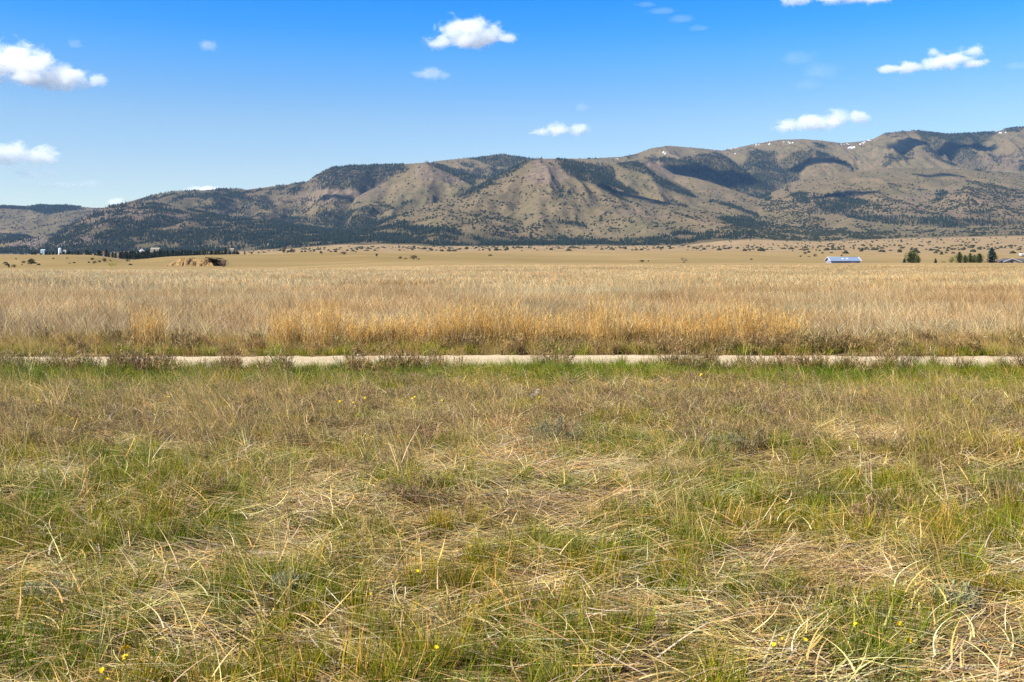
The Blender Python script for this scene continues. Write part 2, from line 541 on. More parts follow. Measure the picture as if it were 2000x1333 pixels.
def make_mountain_mat():
    m = Nodes('mountain_slope')
    geo = m.n('NewGeometry')
    pos = geo.outputs['Position']
    attr = m.n('Attribute', attribute_name='rock').outputs['Fac']
    n1 = m.noise(0.0022, 6, 0.6, pos)
    n2 = m.noise(0.012, 6, 0.65, pos)
    n3 = m.noise(0.06, 5, 0.7, pos)
    c = m.mix(m.maprange(n1, 0.38, 0.62), (0.172, 0.133, 0.074), (0.142, 0.122, 0.066))
    c = m.mix(m.maprange(n2, 0.42, 0.68, 0, 0.6), c, (0.222, 0.162, 0.098))
    c = m.mix(m.maprange(n2, 0.55, 0.3, 0, 0.35), c, (0.100, 0.092, 0.045))
    c = m.mix(m.maprange(n3, 0.48, 0.68, 0, 0.7), c, (0.070, 0.064, 0.036))
    c = m.mix(m.maprange(n3, 0.46, 0.26, 0, 0.35), c, (0.25, 0.19, 0.12))
    v = m.n('TexVoronoi')
    v.inputs['Scale'].default_value = 0.045
    m.l(pos, v.inputs['Vector'])
    rk = m.mix(m.maprange(v.outputs['Distance'], 0.1, 0.7), (0.30, 0.235, 0.19), (0.10, 0.075, 0.062))
    rk = m.mix(m.maprange(n3, 0.4, 0.65), rk, (0.20, 0.145, 0.12))
    rf = m.math('MULTIPLY', attr, m.maprange(m.math('ADD', n3, m.math('MULTIPLY', n2, 0.6)), 0.62, 0.86))
    c = m.mix(rf, c, rk)
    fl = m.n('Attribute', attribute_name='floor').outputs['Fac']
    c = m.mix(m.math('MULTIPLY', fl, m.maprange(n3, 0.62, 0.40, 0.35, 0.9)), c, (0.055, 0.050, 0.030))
    c = m.mix(1.0, c, (0.93, 0.90, 0.88), 'MULTIPLY')
    hh = m.math('ADD', n2, m.math('MULTIPLY', n3, 0.5))
    b = m.bump(hh, 0.8, 9.0)
    return m.done(m.principled(c, 0.95, 0.05, b))


MAT_GROUND = make_ground_mat()
MAT_MOUNT = make_mountain_mat()

# ---- ground sheet and mountains
s_cols = np.concatenate([np.linspace(-1.0, -0.56, 40)[:-1], np.linspace(-0.56, 0.56, 420), np.linspace(0.56, 1.0, 40)[1:]])
d_rows = np.concatenate([np.arange(-8, 20, 0.3), np.exp(np.linspace(math.log(20), math.log(2700), 300))])
SS, DD = np.meshgrid(s_cols, d_rows)
XX = SS * (np.abs(DD) + 10 * np.exp(-np.maximum(DD, 0) / 20))
ZZ = height(XX.ravel(), DD.ravel()).reshape(XX.shape)
obj('ground', grid_mesh('ground', XX, DD, ZZ, MAT_GROUND), kind='structure')

s_m = np.concatenate([np.linspace(-0.80, -0.56, 40)[:-1], np.linspace(-0.56, 0.56, 760), np.linspace(0.56, 0.80, 40)[1:]])
d_m = np.concatenate([np.linspace(2690, 4000, 170)[:-1], np.linspace(4000, 6800, 330)[:-1], np.linspace(6800, 9400, 130)])
SS, DD = np.meshgrid(s_m, d_m)
XX = SS * DD
MZ = mountain_z(XX.ravel(), DD.ravel()).reshape(XX.shape)
MZ[0] -= 3.0
mpx, mpy = proj(XX, DD, MZ)
ROCK = np.zeros_like(MZ)
for poly, a in [([(-300, 500), (0, 500), (20, 478), (60, 464), (120, 466), (200, 455), (300, 440), (180, 500)], 1.0),
                ([(100, 470), (185, 408), (250, 396), (330, 402), (420, 430), (330, 445), (200, 440)], 0.9),
                ([(600, 372), (620, 335), (660, 322), (780, 322), (740, 372), (680, 384)], 0.8),
                ([(500, 400), (540, 372), (650, 372), (740, 365), (760, 380), (640, 400)], 0.45),
                ([(800, 345), (825, 316), (850, 316), (880, 335), (930, 360), (850, 355)], 0.6),
                ([(1020, 350), (1040, 309), (1100, 309), (1120, 350), (1080, 365)], 0.7),
                ([(1250, 318), (1300, 310), (1340, 340), (1290, 350)], 0.6),
                ([(1180, 388), (1260, 395), (1320, 430), (1200, 420)], 0.4),
                ([(1830, 310), (2000, 300), (2100, 330), (1880, 330)], 0.6),
                ([(1560, 375), (1700, 395), (1850, 365), (2100, 365), (2100, 440), (1560, 420)], 0.35)]:
    ROCK = np.maximum(ROCK, a * in_poly(mpx, mpy, poly))
ROCK = _blur(_blur(ROCK, 6, 0), 6, 1)
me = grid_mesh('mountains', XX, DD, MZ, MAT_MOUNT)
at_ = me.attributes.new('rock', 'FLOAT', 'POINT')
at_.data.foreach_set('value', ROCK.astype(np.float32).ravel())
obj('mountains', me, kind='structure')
# ------------------------------------------------------------------ scattering
def scatter(name, protos, pts, rot, scl, idx, tint, label, cat='grass'):
    """one object that holds every piece of something nobody could count"""
    n = len(pts)
    me = bpy.data.meshes.new(name)
    me.vertices.add(n)
    me.vertices.foreach_set('co', np.asarray(pts, np.float32).ravel())
    for an, typ, val, key in (('rot', 'FLOAT_VECTOR', rot, 'vector'), ('scl', 'FLOAT_VECTOR', scl, 'vector'),
                              ('tint', 'FLOAT_VECTOR', tint, 'vector')):
        a = me.attributes.new(an, typ, 'POINT')
        a.data.foreach_set(key, np.asarray(val, np.float32).ravel())
    a = me.attributes.new('idx', 'INT', 'POINT')
    a.data.foreach_set('value', np.asarray(idx, np.int32))
    coll = bpy.data.collections.new(name + '_pieces')
    for p in protos:
        coll.objects.link(p)
    t = bpy.data.node_groups.new(name + '_scatter', 'GeometryNodeTree')
    t.interface.new_socket('Geometry', in_out='INPUT', socket_type='NodeSocketGeometry')
    t.interface.new_socket('Geometry', in_out='OUTPUT', socket_type='NodeSocketGeometry')
    gi, go = t.nodes.new('NodeGroupInput'), t.nodes.new('NodeGroupOutput')
    iop = t.nodes.new('GeometryNodeInstanceOnPoints')
    ci = t.nodes.new('GeometryNodeCollectionInfo')
    ci.inputs['Collection'].default_value = coll
    ci.inputs['Separate Children'].default_value = True
    ci.inputs['Reset Children'].default_value = True

    def named(nm, typ):
        nd = t.nodes.new('GeometryNodeInputNamedAttribute')
        nd.data_type = typ
        nd.inputs['Name'].default_value = nm
        return nd.outputs['Attribute']
    e2r = t.nodes.new('FunctionNodeEulerToRotation')
    t.links.new(named('rot', 'FLOAT_VECTOR'), e2r.inputs[0])
    t.links.new(gi.outputs[0], iop.inputs['Points'])
    t.links.new(ci.outputs[0], iop.inputs['Instance'])
    iop.inputs['Pick Instance'].default_value = True
    t.links.new(named('idx', 'INT'), iop.inputs['Instance Index'])
    t.links.new(e2r.outputs[0], iop.inputs['Rotation'])
    t.links.new(named('scl', 'FLOAT_VECTOR'), iop.inputs['Scale'])
    t.links.new(iop.outputs[0], go.inputs[0])
    o = bpy.data.objects.new(name, me)
    md = o.modifiers.new('scatter', 'NODES')
    md.node_group = t
    return put(o, None, label, cat, None, 'stuff')


def proto(name, i, me):
    return bpy.data.objects.new('%s_%03d' % (name, i), me)


def jit(c, n, amt, r):
    c = np.asarray(c, float)
    k = 1 + amt * (r.random((n, 1)) * 2 - 1)
    return np.clip(c * k * (1 + 0.25 * amt * (r.random((n, 3)) * 2 - 1)), 0, 1)


# ------------------------------------------------------------------ blades
def ribbons(base, az, length, tilt, bend, width, segs, c0, c1, twist=None, zmin=None, kink=None, curl=None):
    """n tapering blades; az = heading, tilt from vertical at the root, bend = extra tilt toward the tip"""
    n = len(base)
    base = np.asarray(base, float)
    h = np.stack([np.cos(az), np.sin(az), np.zeros(n)], -1)
    tw = az + np.pi / 2 + (twist if twist is not None else 0)
    side = np.stack([np.cos(tw), np.sin(tw), np.zeros(n)], -1)
    p = base.copy()
    vs_, cs = [], []
    for j in range(segs + 1):
        t = j / segs
        w = width * (1 - 0.92 * t ** 1.6) * 0.5
        q = p.copy()
        if zmin is not None:
            q[:, 2] = np.maximum(q[:, 2], zmin)
        vs_.append(np.stack([q - side * w[:, None], q + side * w[:, None]], 1))
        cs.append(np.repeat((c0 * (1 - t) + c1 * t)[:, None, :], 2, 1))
        if curl is not None:
            ac = az + curl * (t - 0.3)
            h = np.stack([np.cos(ac), np.sin(ac), np.zeros(n)], -1)
        a = tilt + bend * (t + 0.5 / segs) + (kink * (t > 0.45) if kink is not None else 0)
        step = length / segs
        p = p + (h * np.sin(a)[:, None] + np.array([0, 0, 1.0]) * np.cos(a)[:, None]) * step[:, None]
    v = np.stack(vs_, 1).reshape(-1, 3)
    c = np.stack(cs, 1).reshape(-1, 3)
    b = (np.arange(n) * (segs + 1) * 2)[:, None]
    k = (np.arange(segs) * 2)[None, :]
    f = np.stack([b + k, b + k + 1, b + k + 3, b + k + 2], -1).reshape(-1, 4)
    return v, f, c


def join(parts):
    vs_, fs, cs, o = [], [], [], 0
    for v, f, c in parts:
        vs_.append(v)
        fs.append(f + o)
        cs.append(c)
        o += len(v)
    return np.concatenate(vs_), np.concatenate(fs), np.concatenate(cs)


def tubes(p0, p1, r0, r1, c0, c1):
    """n three sided tapering twigs"""
    n = len(p0)
    d = p1 - p0
    d = d / (np.linalg.norm(d, axis=1, keepdims=True) + 1e-9)
    up = np.where(np.abs(d[:, 2:3]) > 0.9, np.array([[1.0, 0, 0]]), np.array([[0, 0, 1.0]]))
    a = np.cross(d, up)
    a /= np.linalg.norm(a, axis=1, keepdims=True) + 1e-9
    b = np.cross(d, a)
    vs_ = []
    for p, r in ((p0, r0), (p1, r1)):
        for k in range(3):
            ang = 2 * np.pi * k / 3
            vs_.append(p + (a * math.cos(ang) + b * math.sin(ang)) * np.asarray(r).reshape(-1, 1))
    v = np.stack(vs_, 1).reshape(-1, 3)
    bb = (np.arange(n) * 6)[:, None, None]
    f = np.array([[0, 1, 4, 3], [1, 2, 5, 4], [2, 0, 3, 5]])[None]
    f = (bb + f).reshape(-1, 4)
    c = np.concatenate([np.repeat(c0[:, None, :], 3, 1), np.repeat(c1[:, None, :], 3, 1)], 1).reshape(-1, 3)
    return v, f, c


MAT_BLADE = blade_mat('grass_blade', 0.32, 0.55, 0.10)
MAT_DRY = blade_mat('dry_stem', 0.25, 0.5, 0.14)
MAT_NEEDLE = blade_mat('needles', 0.05, 0.8, 0.1)


MAT_PLANT = attr_mat('plant_surface', 0.7, 0.2, 0.25)
MAT_WOODY = attr_mat('woody_surface', 0.85, 0.1)

# ------------------------------------------------------------------ far trees
def far_conifer(r):
    vs_, fs, cs, o = [], [], [], 0
    tiers = 3
    for k in range(tiers):
        z0 = 0.06 + 0.27 * k
        z1 = z0 + 0.48 - 0.04 * k if k < 2 else 1.0
        rad = (0.25 - 0.062 * k) * r.uniform(0.85, 1.15)
        n = 7
        a = np.arange(n) / n * 2 * np.pi + r.random()
        rr = rad * r.uniform(0.65, 1.25, n)
        ring = np.stack([np.cos(a) * rr, np.sin(a) * rr, z0 + r.uniform(-0.05, 0.05, n)], -1)
        ax, ay = r.uniform(-0.02, 0.02, 2)
        vs_.append(np.concatenate([ring, [[ax, ay, z1]]]))
        fs += [[o + i, o + (i + 1) % n, o + n] for i in range(n)]
        cs.append(jit((0.017, 0.027, 0.021), n + 1, 0.35, r))
        o += n + 1
    return mesh_np('far_conifer', np.concatenate(vs_), np.array(fs), MAT_NEEDLE, False, np.concatenate(cs))


def lump(r, squash=0.8, n1=7, n2=4, col=(0.030, 0.034, 0.018), jamt=0.4):
    v = [[0, 0, 1.0]]
    for i in range(1, n2):
        ph = math.pi * 0.62 * i / (n2 - 1)
        for k in range(n1):
            th = 2 * math.pi * (k + 0.5 * (i % 2)) / n1
            q = r.uniform(0.72, 1.2)
            v.append([math.sin(ph) * math.cos(th) * q, math.sin(ph) * math.sin(th) * q, max(math.cos(ph) * q * squash, -0.15)])
    f = [[0, 1 + k, 1 + (k + 1) % n1] for k in range(n1)]
    for i in range(n2 - 2):
        b = 1 + i * n1
        for k in range(n1):
            f.append([b + k, b + n1 + k, b + (k + 1) % n1])
            f.append([b + (k + 1) % n1, b + n1 + k, b + n1 + (k + 1) % n1])
    v = np.array(v)
    v[:, 2] += 0.15
    return v, np.array(f), jit(col, len(v), jamt, r)


rp = np.random.default_rng(11)
PINES = [proto('far_conifer', i, far_conifer(rp)) for i in range(6)]
BUSH = []
for i in range(5):
    v, f, c = lump(rp)
    BUSH.append(proto('far_juniper', i, mesh_np('far_juniper', v * [0.5, 0.5, 0.75], f, MAT_NEEDLE, False, c)))

# forest polygons in the photograph's pixel frame, looked up for every candidate point on the slopes
FOREST = [
    ([(-300, 503), (-300, 486), (60, 486), (620, 486), (640, 492), (560, 500)], 0.5),
    ([(1087, 309), (1112, 312), (1156, 322), (1198, 327), (1200, 350), (1217, 360), (1244, 377), (1237, 381), (1195, 365), (1222, 392), (1212, 390), (1175, 370), (1137, 352), (1106, 342), (1096, 325)], 1.0),
    ([(1090, 362), (1098, 372), (1106, 400), (1100, 402), (1092, 388)], 0.7), ([(1108, 352), (1118, 350), (1116, 382), (1110, 380)], 0.5),
    ([(890, 388), (950, 353), (1000, 327), (1030, 312), (1026, 322), (1008, 334), (985, 345), (950, 366), (915, 388)], 0.95),
    ([(1200, 318), (1250, 316), (1269, 335), (1294, 350), (1325, 365), (1347, 375), (1358, 386), (1325, 378), (1294, 367), (1280, 356), (1275, 346), (1250, 338), (1215, 328)], 0.9),
    ([(1312, 392), (1345, 402), (1338, 405), (1312, 396)], 0.8), ([(1380, 388), (1430, 402), (1480, 418), (1478, 424), (1430, 408), (1380, 393)], 0.6),
    ([(1265, 310), (1300, 306), (1320, 312), (1362, 306), (1375, 301), (1419, 305), (1436, 321), (1455, 315), (1465, 297), (1481, 295), (1515, 298), (1500, 392), (1481, 388), (1444, 376), (1400, 360), (1362, 348), (1316, 341), (1310, 328), (1285, 316)], 0.95),
    ([(1490, 332), (1519, 317), (1548, 295), (1589, 293), (1588, 306), (1576, 319), (1561, 338), (1562, 352), (1532, 363), (1490, 378)], 0.75),
    ([(1592, 298), (1608, 298), (1647, 313), (1676, 331), (1666, 332), (1640, 320), (1606, 309), (1594, 306)], 1.0),
    ([(1583, 278), (1602, 281), (1617, 289), (1612, 291), (1589, 286)], 0.8), ([(1500, 294), (1518, 296), (1519, 306), (1500, 304)], 0.8),
    ([(1788, 251), (1826, 254), (1839, 260), (1935, 256), (1944, 258), (1935, 272), (1916, 286), (1890, 294), (1909, 298), (1916, 319), (1928, 331), (1909, 332), (1865, 327), (1814, 306), (1801, 290), (1798, 272)], 0.95),
    ([(1735, 300), (1780, 291), (1779, 309), (1740, 322), (1722, 329)], 0.75),
    ([(1718, 262), (1745, 255), (1790, 252), (1790, 262), (1745, 268), (1722, 268)], 0.45),
    ([(1960, 252), (2000, 246), (2400, 240), (2400, 256), (2000, 256), (1965, 258)], 0.6),
    ([(1983, 331), (2000, 319), (2200, 310), (2200, 336), (2000, 337)], 0.9), ([(1905, 312), (1930, 300), (1960, 302), (2000, 290), (2200, 300), (2200, 338), (1925, 332)], 0.35),
    ([(612, 345), (635, 332), (662, 322), (750, 318), (785, 319), (795, 330), (768, 346), (725, 371), (696, 371), (655, 372), (620, 368)], 0.8),
    ([(500, 372), (560, 360), (612, 350), (625, 372), (590, 376), (576, 384), (548, 384), (525, 410), (500, 415)], 0.5),
    ([(547, 365), (584, 361), (576, 382), (550, 382)], 0.6), ([(515, 385), (530, 385), (535, 402), (512, 408)], 0.8),
    ([(380, 390), (412, 376), (440, 369), (473, 376), (473, 397), (436, 408), (423, 395)], 0.65),
    ([(230, 402), (300, 380), (440, 368), (560, 358), (545, 395), (470, 420), (400, 412), (320, 398), (250, 396)], 0.38),
    ([(430, 408), (640, 385), (700, 395), (640, 420), (500, 425)], 0.28),
    ([(178, 469), (237, 434), (300, 441), (282, 457), (240, 468), (207, 488), (180, 488)], 0.9),
    ([(-400, 402), (0, 401), (50, 403), (75, 396), (110, 397), (168, 404), (150, 410), (110, 416), (90, 418), (55, 410), (0, 408), (-400, 410)], 0.8),
    ([(-300, 462), (0, 458), (60, 462), (75, 466), (30, 473), (-300, 480)], 0.6),
    ([(0, 400), (200, 402), (120, 460), (0, 460)], 0.03),
    ([(60, 490), (95, 470), (135, 440), (215, 402), (300, 396), (400, 414), (520, 432), (600, 441), (620, 490)], 0.50),
    ([(280, 470), (330, 450), (420, 440), (520, 440), (520, 492), (280, 492)], 0.55),
    ([(430, 446), (520, 430), (590, 424), (650, 434), (760, 420), (810, 440), (900, 450), (1000, 462), (1150, 469), (1300, 462), (1400, 462), (1490, 460), (1490, 478), (1300, 483), (1000, 481), (700, 489), (430, 492)], 0.58),
    ([(600, 425), (650, 412), (740, 405), (812, 392), (803, 401), (725, 420), (660, 436)], 0.7),
    ([(540, 418), (620, 430), (680, 440), (660, 446), (560, 432)], 0.8), ([(500, 438), (570, 442), (560, 466), (500, 464)], 0.7),
    ([(900, 309), (985, 299), (1010, 304), (1062, 308), (1020, 322), (1000, 328), (960, 326), (930, 313)], 0.85),
    ([(832, 315), (870, 325), (905, 334), (960, 346), (925, 356), (927, 366), (900, 352), (870, 336), (835, 322)], 0.9),
    ([(895, 318), (925, 316), (930, 327), (905, 326)], 0.6), ([(870, 330), (990, 330), (960, 345)], 0.5),
    ([(1130, 308), (1210, 305), (1250, 303), (1240, 310), (1150, 312)], 0.2),
    ([(1590, 394), (1650, 387), (1700, 395), (1680, 403), (1640, 414), (1600, 408)], 0.95),
    ([(1538, 375), (1575, 377), (1584, 402), (1560, 397)], 0.8),
    ([(1590, 410), (1650, 412), (1750, 424), (1870, 426), (2000, 432), (2400, 430), (2400, 442), (2000, 440), (1850, 444), (1700, 434)], 0.8),
    ([(1880, 412), (1940, 410), (1955, 424), (1890, 424)], 0.7), ([(1825, 385), (1840, 372), (1852, 378), (1835, 398)], 0.7),
    ([(1080, 432), (1145, 440), (1143, 446), (1095, 440)], 0.8), ([(1310, 452), (1480, 458), (1480, 470), (1310, 468)], 0.5),
    ([(1405, 425), (1480, 425), (1500, 440), (1440, 445)], 0.45),
    ([(1270, 288), (1420, 292), (1440, 286), (1480, 279), (1700, 274), (1720, 300), (1480, 300), (1300, 300)], 0.015),
]
SCRUB = [
    ([(-400, 380), (200, 395), (640, 320), (1000, 295), (1300, 280), (1700, 262), (2400, 240), (2400, 470), (-400, 490)], 0.045),
    ([(700, 440), (790, 412), (900, 384), (1000, 345), (1080, 350), (1180, 380), (1300, 410), (1400, 430), (1400, 465), (1000, 470), (760, 470)], 0.20),
    ([(860, 440), (940, 412), (1060, 425), (1060, 470), (800, 478)], 0.55),
    ([(600, 440), (800, 440), (900, 455), (1400, 470), (1560, 460), (1560, 484), (600, 490)], 0.6),
    ([(700, 395), (810, 398), (800, 430), (700, 440)], 0.5),
    ([(440, 425), (560, 420), (640, 440), (640, 480), (440, 470)], 0.5),
    ([(80, 480), (185, 409), (300, 396), (420, 420), (420, 480), (200, 490)], 0.35),
    ([(1480, 400), (1560, 372), (1600, 374), (1700, 392), (1700, 420), (1500, 420)], 0.55),
    ([(1590, 374), (1700, 368), (1790, 350), (1830, 376), (1790, 398), (1640, 395)], 0.18),
    ([(1625, 414), (1725, 389), (1800, 398), (1860, 380), (1895, 352), (2000, 370), (2400, 370), (2400, 432), (2000, 430), (1870, 424)], 0.75),
    ([(1400, 420), (1560, 420), (1720, 440), (1720, 470), (1400, 470)], 0.55),
    ([(1220, 330), (1480, 390), (1640, 430), (1500, 440), (1300, 420)], 0.10),
    ([(1600, 436), (2400, 436), (2400, 470), (1500, 478)], 0.16),
    ([(1500, 375), (1730, 328), (1900, 330), (2000, 345), (1830, 370), (1600, 374)], 0.02),
    ([(740, 365), (830, 318), (960, 352), (1000, 380), (850, 395), (700, 395)], 0.06),
]
NCAND = 1500000
dd = np.sqrt(rng.uniform(2750.0 ** 2, 8300.0 ** 2, NCAND))
uu = rng.uniform(-0.66, 0.66, NCAND)
xx = uu * dd
# height and facing by lookup in the mountain grid
ii = np.clip(np.searchsorted(d_m, dd) - 1, 0, len(d_m) - 2)
jj = np.clip(np.searchsorted(s_m, uu) - 1, 0, len(s_m) - 2)
ta, tb = (dd - d_m[ii]) / (d_m[ii + 1] - d_m[ii]), (uu - s_m[jj]) / (s_m[jj + 1] - s_m[jj])
zz = (MZ[ii, jj] * (1 - ta) + MZ[ii + 1, jj] * ta) * (1 - tb) + (MZ[ii, jj + 1] * (1 - ta) + MZ[ii + 1, jj + 1] * ta) * tb
px, py = proj(xx, dd, zz)
MPX, MPY = px, py
# what the camera could see: running minimum of the pixel row along each column of the grid, with some slack
vis_row = np.minimum.accumulate(mpy, axis=0)
seen = py < vis_row[ii, jj] + 9
clump = fbm(xx / 90, dd / 90, 3, 61)
clump2 = fbm(xx / 260, dd / 260, 2, 66)
dens = np.zeros(NCAND)
wob = 5 * fbm(xx / 60, dd / 60, 2, 71) + 7 * fbm(xx / 220, dd / 220, 2, 73) + rng.normal(0, 2.2, NCAND)
for poly, a in FOREST:
    dens = np.maximum(dens, a * in_poly(px + wob, py + 0.5 * wob, poly))
soft = np.where(dens > 0.7, 0.62 * dens * np.clip(1.0 + 0.9 * clump, 0.25, 1.4), 0.8 * dens * np.clip(0.7 + 1.7 * clump + 0.8 * clump2, 0, 2.2))
pick = seen & (rng.random(NCAND) < soft)
sd = np.zeros(NCAND)
for poly, a in SCRUB:
    sd = np.maximum(sd, a * in_poly(px + wob, py + 0.5 * wob, poly))
sd = sd * np.clip(0.8 + 1.3 * clump + 0.6 * clump2, 0, 2)
pick2 = seen & ~pick & (rng.random(NCAND) < sd * 0.34)


def scatter_trees(name, protos, k, h0, h1, wid, label, cat, tint0, tint1):
    n = int(k.sum())
    P = np.stack([xx[k], dd[k], zz[k] - 0.4], -1)
    s = h0 + (h1 - h0) * rng.random(n) ** 1.5
    w = s * rng.uniform(*wid, n)
    t = rng.random((n, 1))
    tint = np.asarray(tint0) * (1 - t) + np.asarray(tint1) * t
    rot = np.stack([np.zeros(n), np.zeros(n), rng.uniform(0, 6.28, n)], -1)
    return scatter(name, protos, P, rot, np.stack([w, w, s], -1), rng.integers(0, len(protos), n), tint, label, cat)


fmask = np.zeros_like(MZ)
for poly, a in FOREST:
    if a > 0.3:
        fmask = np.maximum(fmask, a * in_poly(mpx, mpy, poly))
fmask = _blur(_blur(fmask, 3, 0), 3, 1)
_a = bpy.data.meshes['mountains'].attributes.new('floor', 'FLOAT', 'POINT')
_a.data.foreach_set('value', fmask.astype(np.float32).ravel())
print('forest', int(pick.sum()), 'scrub', int(pick2.sum()))
scatter_trees('pine_forest', PINES, pick, 5.5, 13.5, (0.7, 1.15), 'dark pine forest covering gullies and shoulders of the far mountains', 'forest', (0.45, 0.55, 0.62), (1.25, 1.2, 0.95))
scatter_trees('juniper_scrub', BUSH, pick2, 2.4, 7.5, (0.9, 1.7), 'dark juniper scrub dotting the lower mountain slopes', 'scrub', (0.5, 0.55, 0.55), (1.1, 1.05, 0.85))
# ------------------------------------------------------------------ trees and bushes that can be told apart
def find_d(px_, py_, lo, hi):
    d = np.linspace(lo, hi, 400)
    x = (px_ - 1000) / F * d
    q = proj(x, d, height(x, d))[1]
    k = np.argmin(np.abs(q - py_) + 0.0006 * (d - lo) / max(hi - lo, 1))
    return float(d[k])


def conifer_crown(r, h, rad, base, col, n=150, droop=0.35, blunt=0.0):
    t = r.random(n) ** 0.8
    z = base + (h - base) * t
    rr = rad * ((1 - t) ** (0.85 - 0.45 * blunt)) * r.uniform(0.75, 1.15, n) + 0.04 * h * 0.3
    az = r.uniform(0, 2 * np.pi, n)
    parts = []
    b = np.stack([np.zeros(n), np.zeros(n), z], -1)
    c = jit(col, n, 0.35, r)
    parts.append(ribbons(b, az, rr * 1.08, np.full(n, 1.35) - 0.5 * t, np.full(n, droop), np.maximum(rr * 0.42, 0.12), 3, c * 0.8, c * 1.15, r.uniform(-0.3, 0.3, n)))
    parts.append(ribbons(b, az, rr * 1.02, np.full(n, 1.45) - 0.5 * t, np.full(n, droop), np.maximum(rr * 0.30, 0.10), 3, c * 0.8, c, np.full(n, 0.0) + 1.2))
    # needle sprays along the boughs
    k = 4
    s = r.uniform(0.35, 1.0, (n, k))
    p = np.stack([np.cos(az)[:, None] * rr[:, None] * s, np.sin(az)[:, None] * rr[:, None] * s, z[:, None] + rr[:, None] * s * (0.12 - 0.30 * s) + r.normal(0, 0.05, (n, k)) * h * 0.2], -1).reshape(-1, 3)
    m = n * k
    cc = jit(col, m, 0.4, r)
    parts.append(ribbons(p, r.uniform(0, 6.28, m), r.uniform(0.05, 0.10, m) * h, r.uniform(0.3, 1.7, m), r.uniform(0, 0.6, m), r.uniform(0.025, 0.045, m) * h, 2, cc * 0.8, cc * 1.2, r.uniform(-1, 1, m)))
    return join(parts)


def trunk_mesh(h, r0, name='trunk', col=(0.11, 0.075, 0.05), seed=0):
    rr = np.random.default_rng(seed)
    segs, n = 5, 7
    v, f = [], []
    for j in range(segs + 1):
        t = j / segs
        ra = r0 * (1 - 0.85 * t) * (1.35 if j == 0 else 1)
        ox, oy = rr.normal(0, 0.04 * r0 * j, 2)
        for k in range(n):
            a = 2 * math.pi * k / n
            v.append((math.cos(a) * ra + ox, math.sin(a) * ra + oy, h * t))
    for j in range(segs):
        for k in range(n):
            f.append([j * n + k, j * n + (k + 1) % n, (j + 1) * n + (k + 1) % n, (j + 1) * n + k])
    c = jit(col, len(v), 0.2, rr)
    return mesh_np(name, np.array(v), np.array(f), MAT_WOODY, True, c)


def bush_crown(r, h, rad, col, n=420, lumps=5, leaf=0.10):
    cs = np.stack([r.uniform(-0.55, 0.55, lumps) * rad, r.uniform(-0.5, 0.5, lumps) * rad, r.uniform(0.35, 0.72, lumps) * h], -1)
    cs[0] = (0, 0, 0.6 * h)
    rs = np.stack([r.uniform(0.38, 0.6, lumps) * rad, r.uniform(0.38, 0.6, lumps) * rad, r.uniform(0.28, 0.42, lumps) * h], -1)
    k = r.integers(0, lumps, n)
    u = r.normal(0, 1, (n, 3))
    u /= np.linalg.norm(u, axis=1, keepdims=True)
    p = cs[k] + u * rs[k] * (r.uniform(0.55, 1.08, n) ** 0.5)[:, None]
    p[:, 2] = np.clip(p[:, 2], 0.04 * h, None)
    lump_tone = np.ones(lumps)[:, None] * r.uniform(0.7, 1.3, (lumps, 1))  # each lump of foliage gets its own random tone
    c = jit(col, n, 0.35, r) * lump_tone[k]
    s = leaf * max(h, rad)
    return ribbons(p, np.arctan2(u[:, 1], u[:, 0]) + r.normal(0, 0.7, n), r.uniform(0.8, 1.6, n) * s, r.uniform(0.1, 1.5, n), r.uniform(0, 0.6, n), r.uniform(0.5, 1.0, n) * s, 2, c * 0.85, c, r.uniform(-1.3, 1.3, n))


def twig_tree(r, h, spread, n0=9, col=(0.20, 0.125, 0.095), r0=0.012):
    """bare shrub: stems that fork three times"""
    parts = []
    az = r.uniform(0, 6.28, n0)
    tl = r.uniform(0.1, 0.9, n0) * spread
    p = disc3(n0, 0.06 * h, r)
    d = np.stack([np.cos(az) * np.sin(tl), np.sin(az) * np.sin(tl), np.cos(tl)], -1)
    L = np.full(n0, 0.42 * h)
    ra = np.full(n0, r0 * h)
    for lev in range(4):
        n = len(p)
        q = p + d * (L * r.uniform(0.75, 1.15, n))[:, None]
        c = jit(col, n, 0.25, r)
        parts.append(tubes(p, q, ra, ra * 0.7, c, c * 1.15))
        m = 3
        p = np.repeat(q, m, 0)
        d = np.repeat(d, m, 0) + r.normal(0, 0.42, (n * m, 3))
        d[:, 2] = np.abs(d[:, 2])
        d /= np.linalg.norm(d, axis=1, keepdims=True)
        L = np.repeat(L, m) * 0.62
        ra = np.repeat(ra, m) * 0.62
    return join(parts)


def disc3(n, rad, r):
    a, q = r.uniform(0, 2 * np.pi, n), rad * np.sqrt(r.random(n))
    return np.stack([np.cos(a) * q, np.sin(a) * q, np.zeros(n)], -1)


def _m(name, vfc, mat):
    v, f, c = vfc
    return mesh_np(name, v, f, mat, False, c)


rt = np.random.default_rng(31)
DARK = (0.052, 0.060, 0.026)
OLIVE = (0.120, 0.135, 0.040)
BLUEG = (0.105, 0.155, 0.120)


def tree_thing(name, loc, crown_me, trunk_me, label, cat, group=None, trunk_name='trunk'):
    t = empty(name, loc, label, cat, group)
    obj(trunk_name, trunk_me, t)
    obj('crown', crown_me, t)
    return t


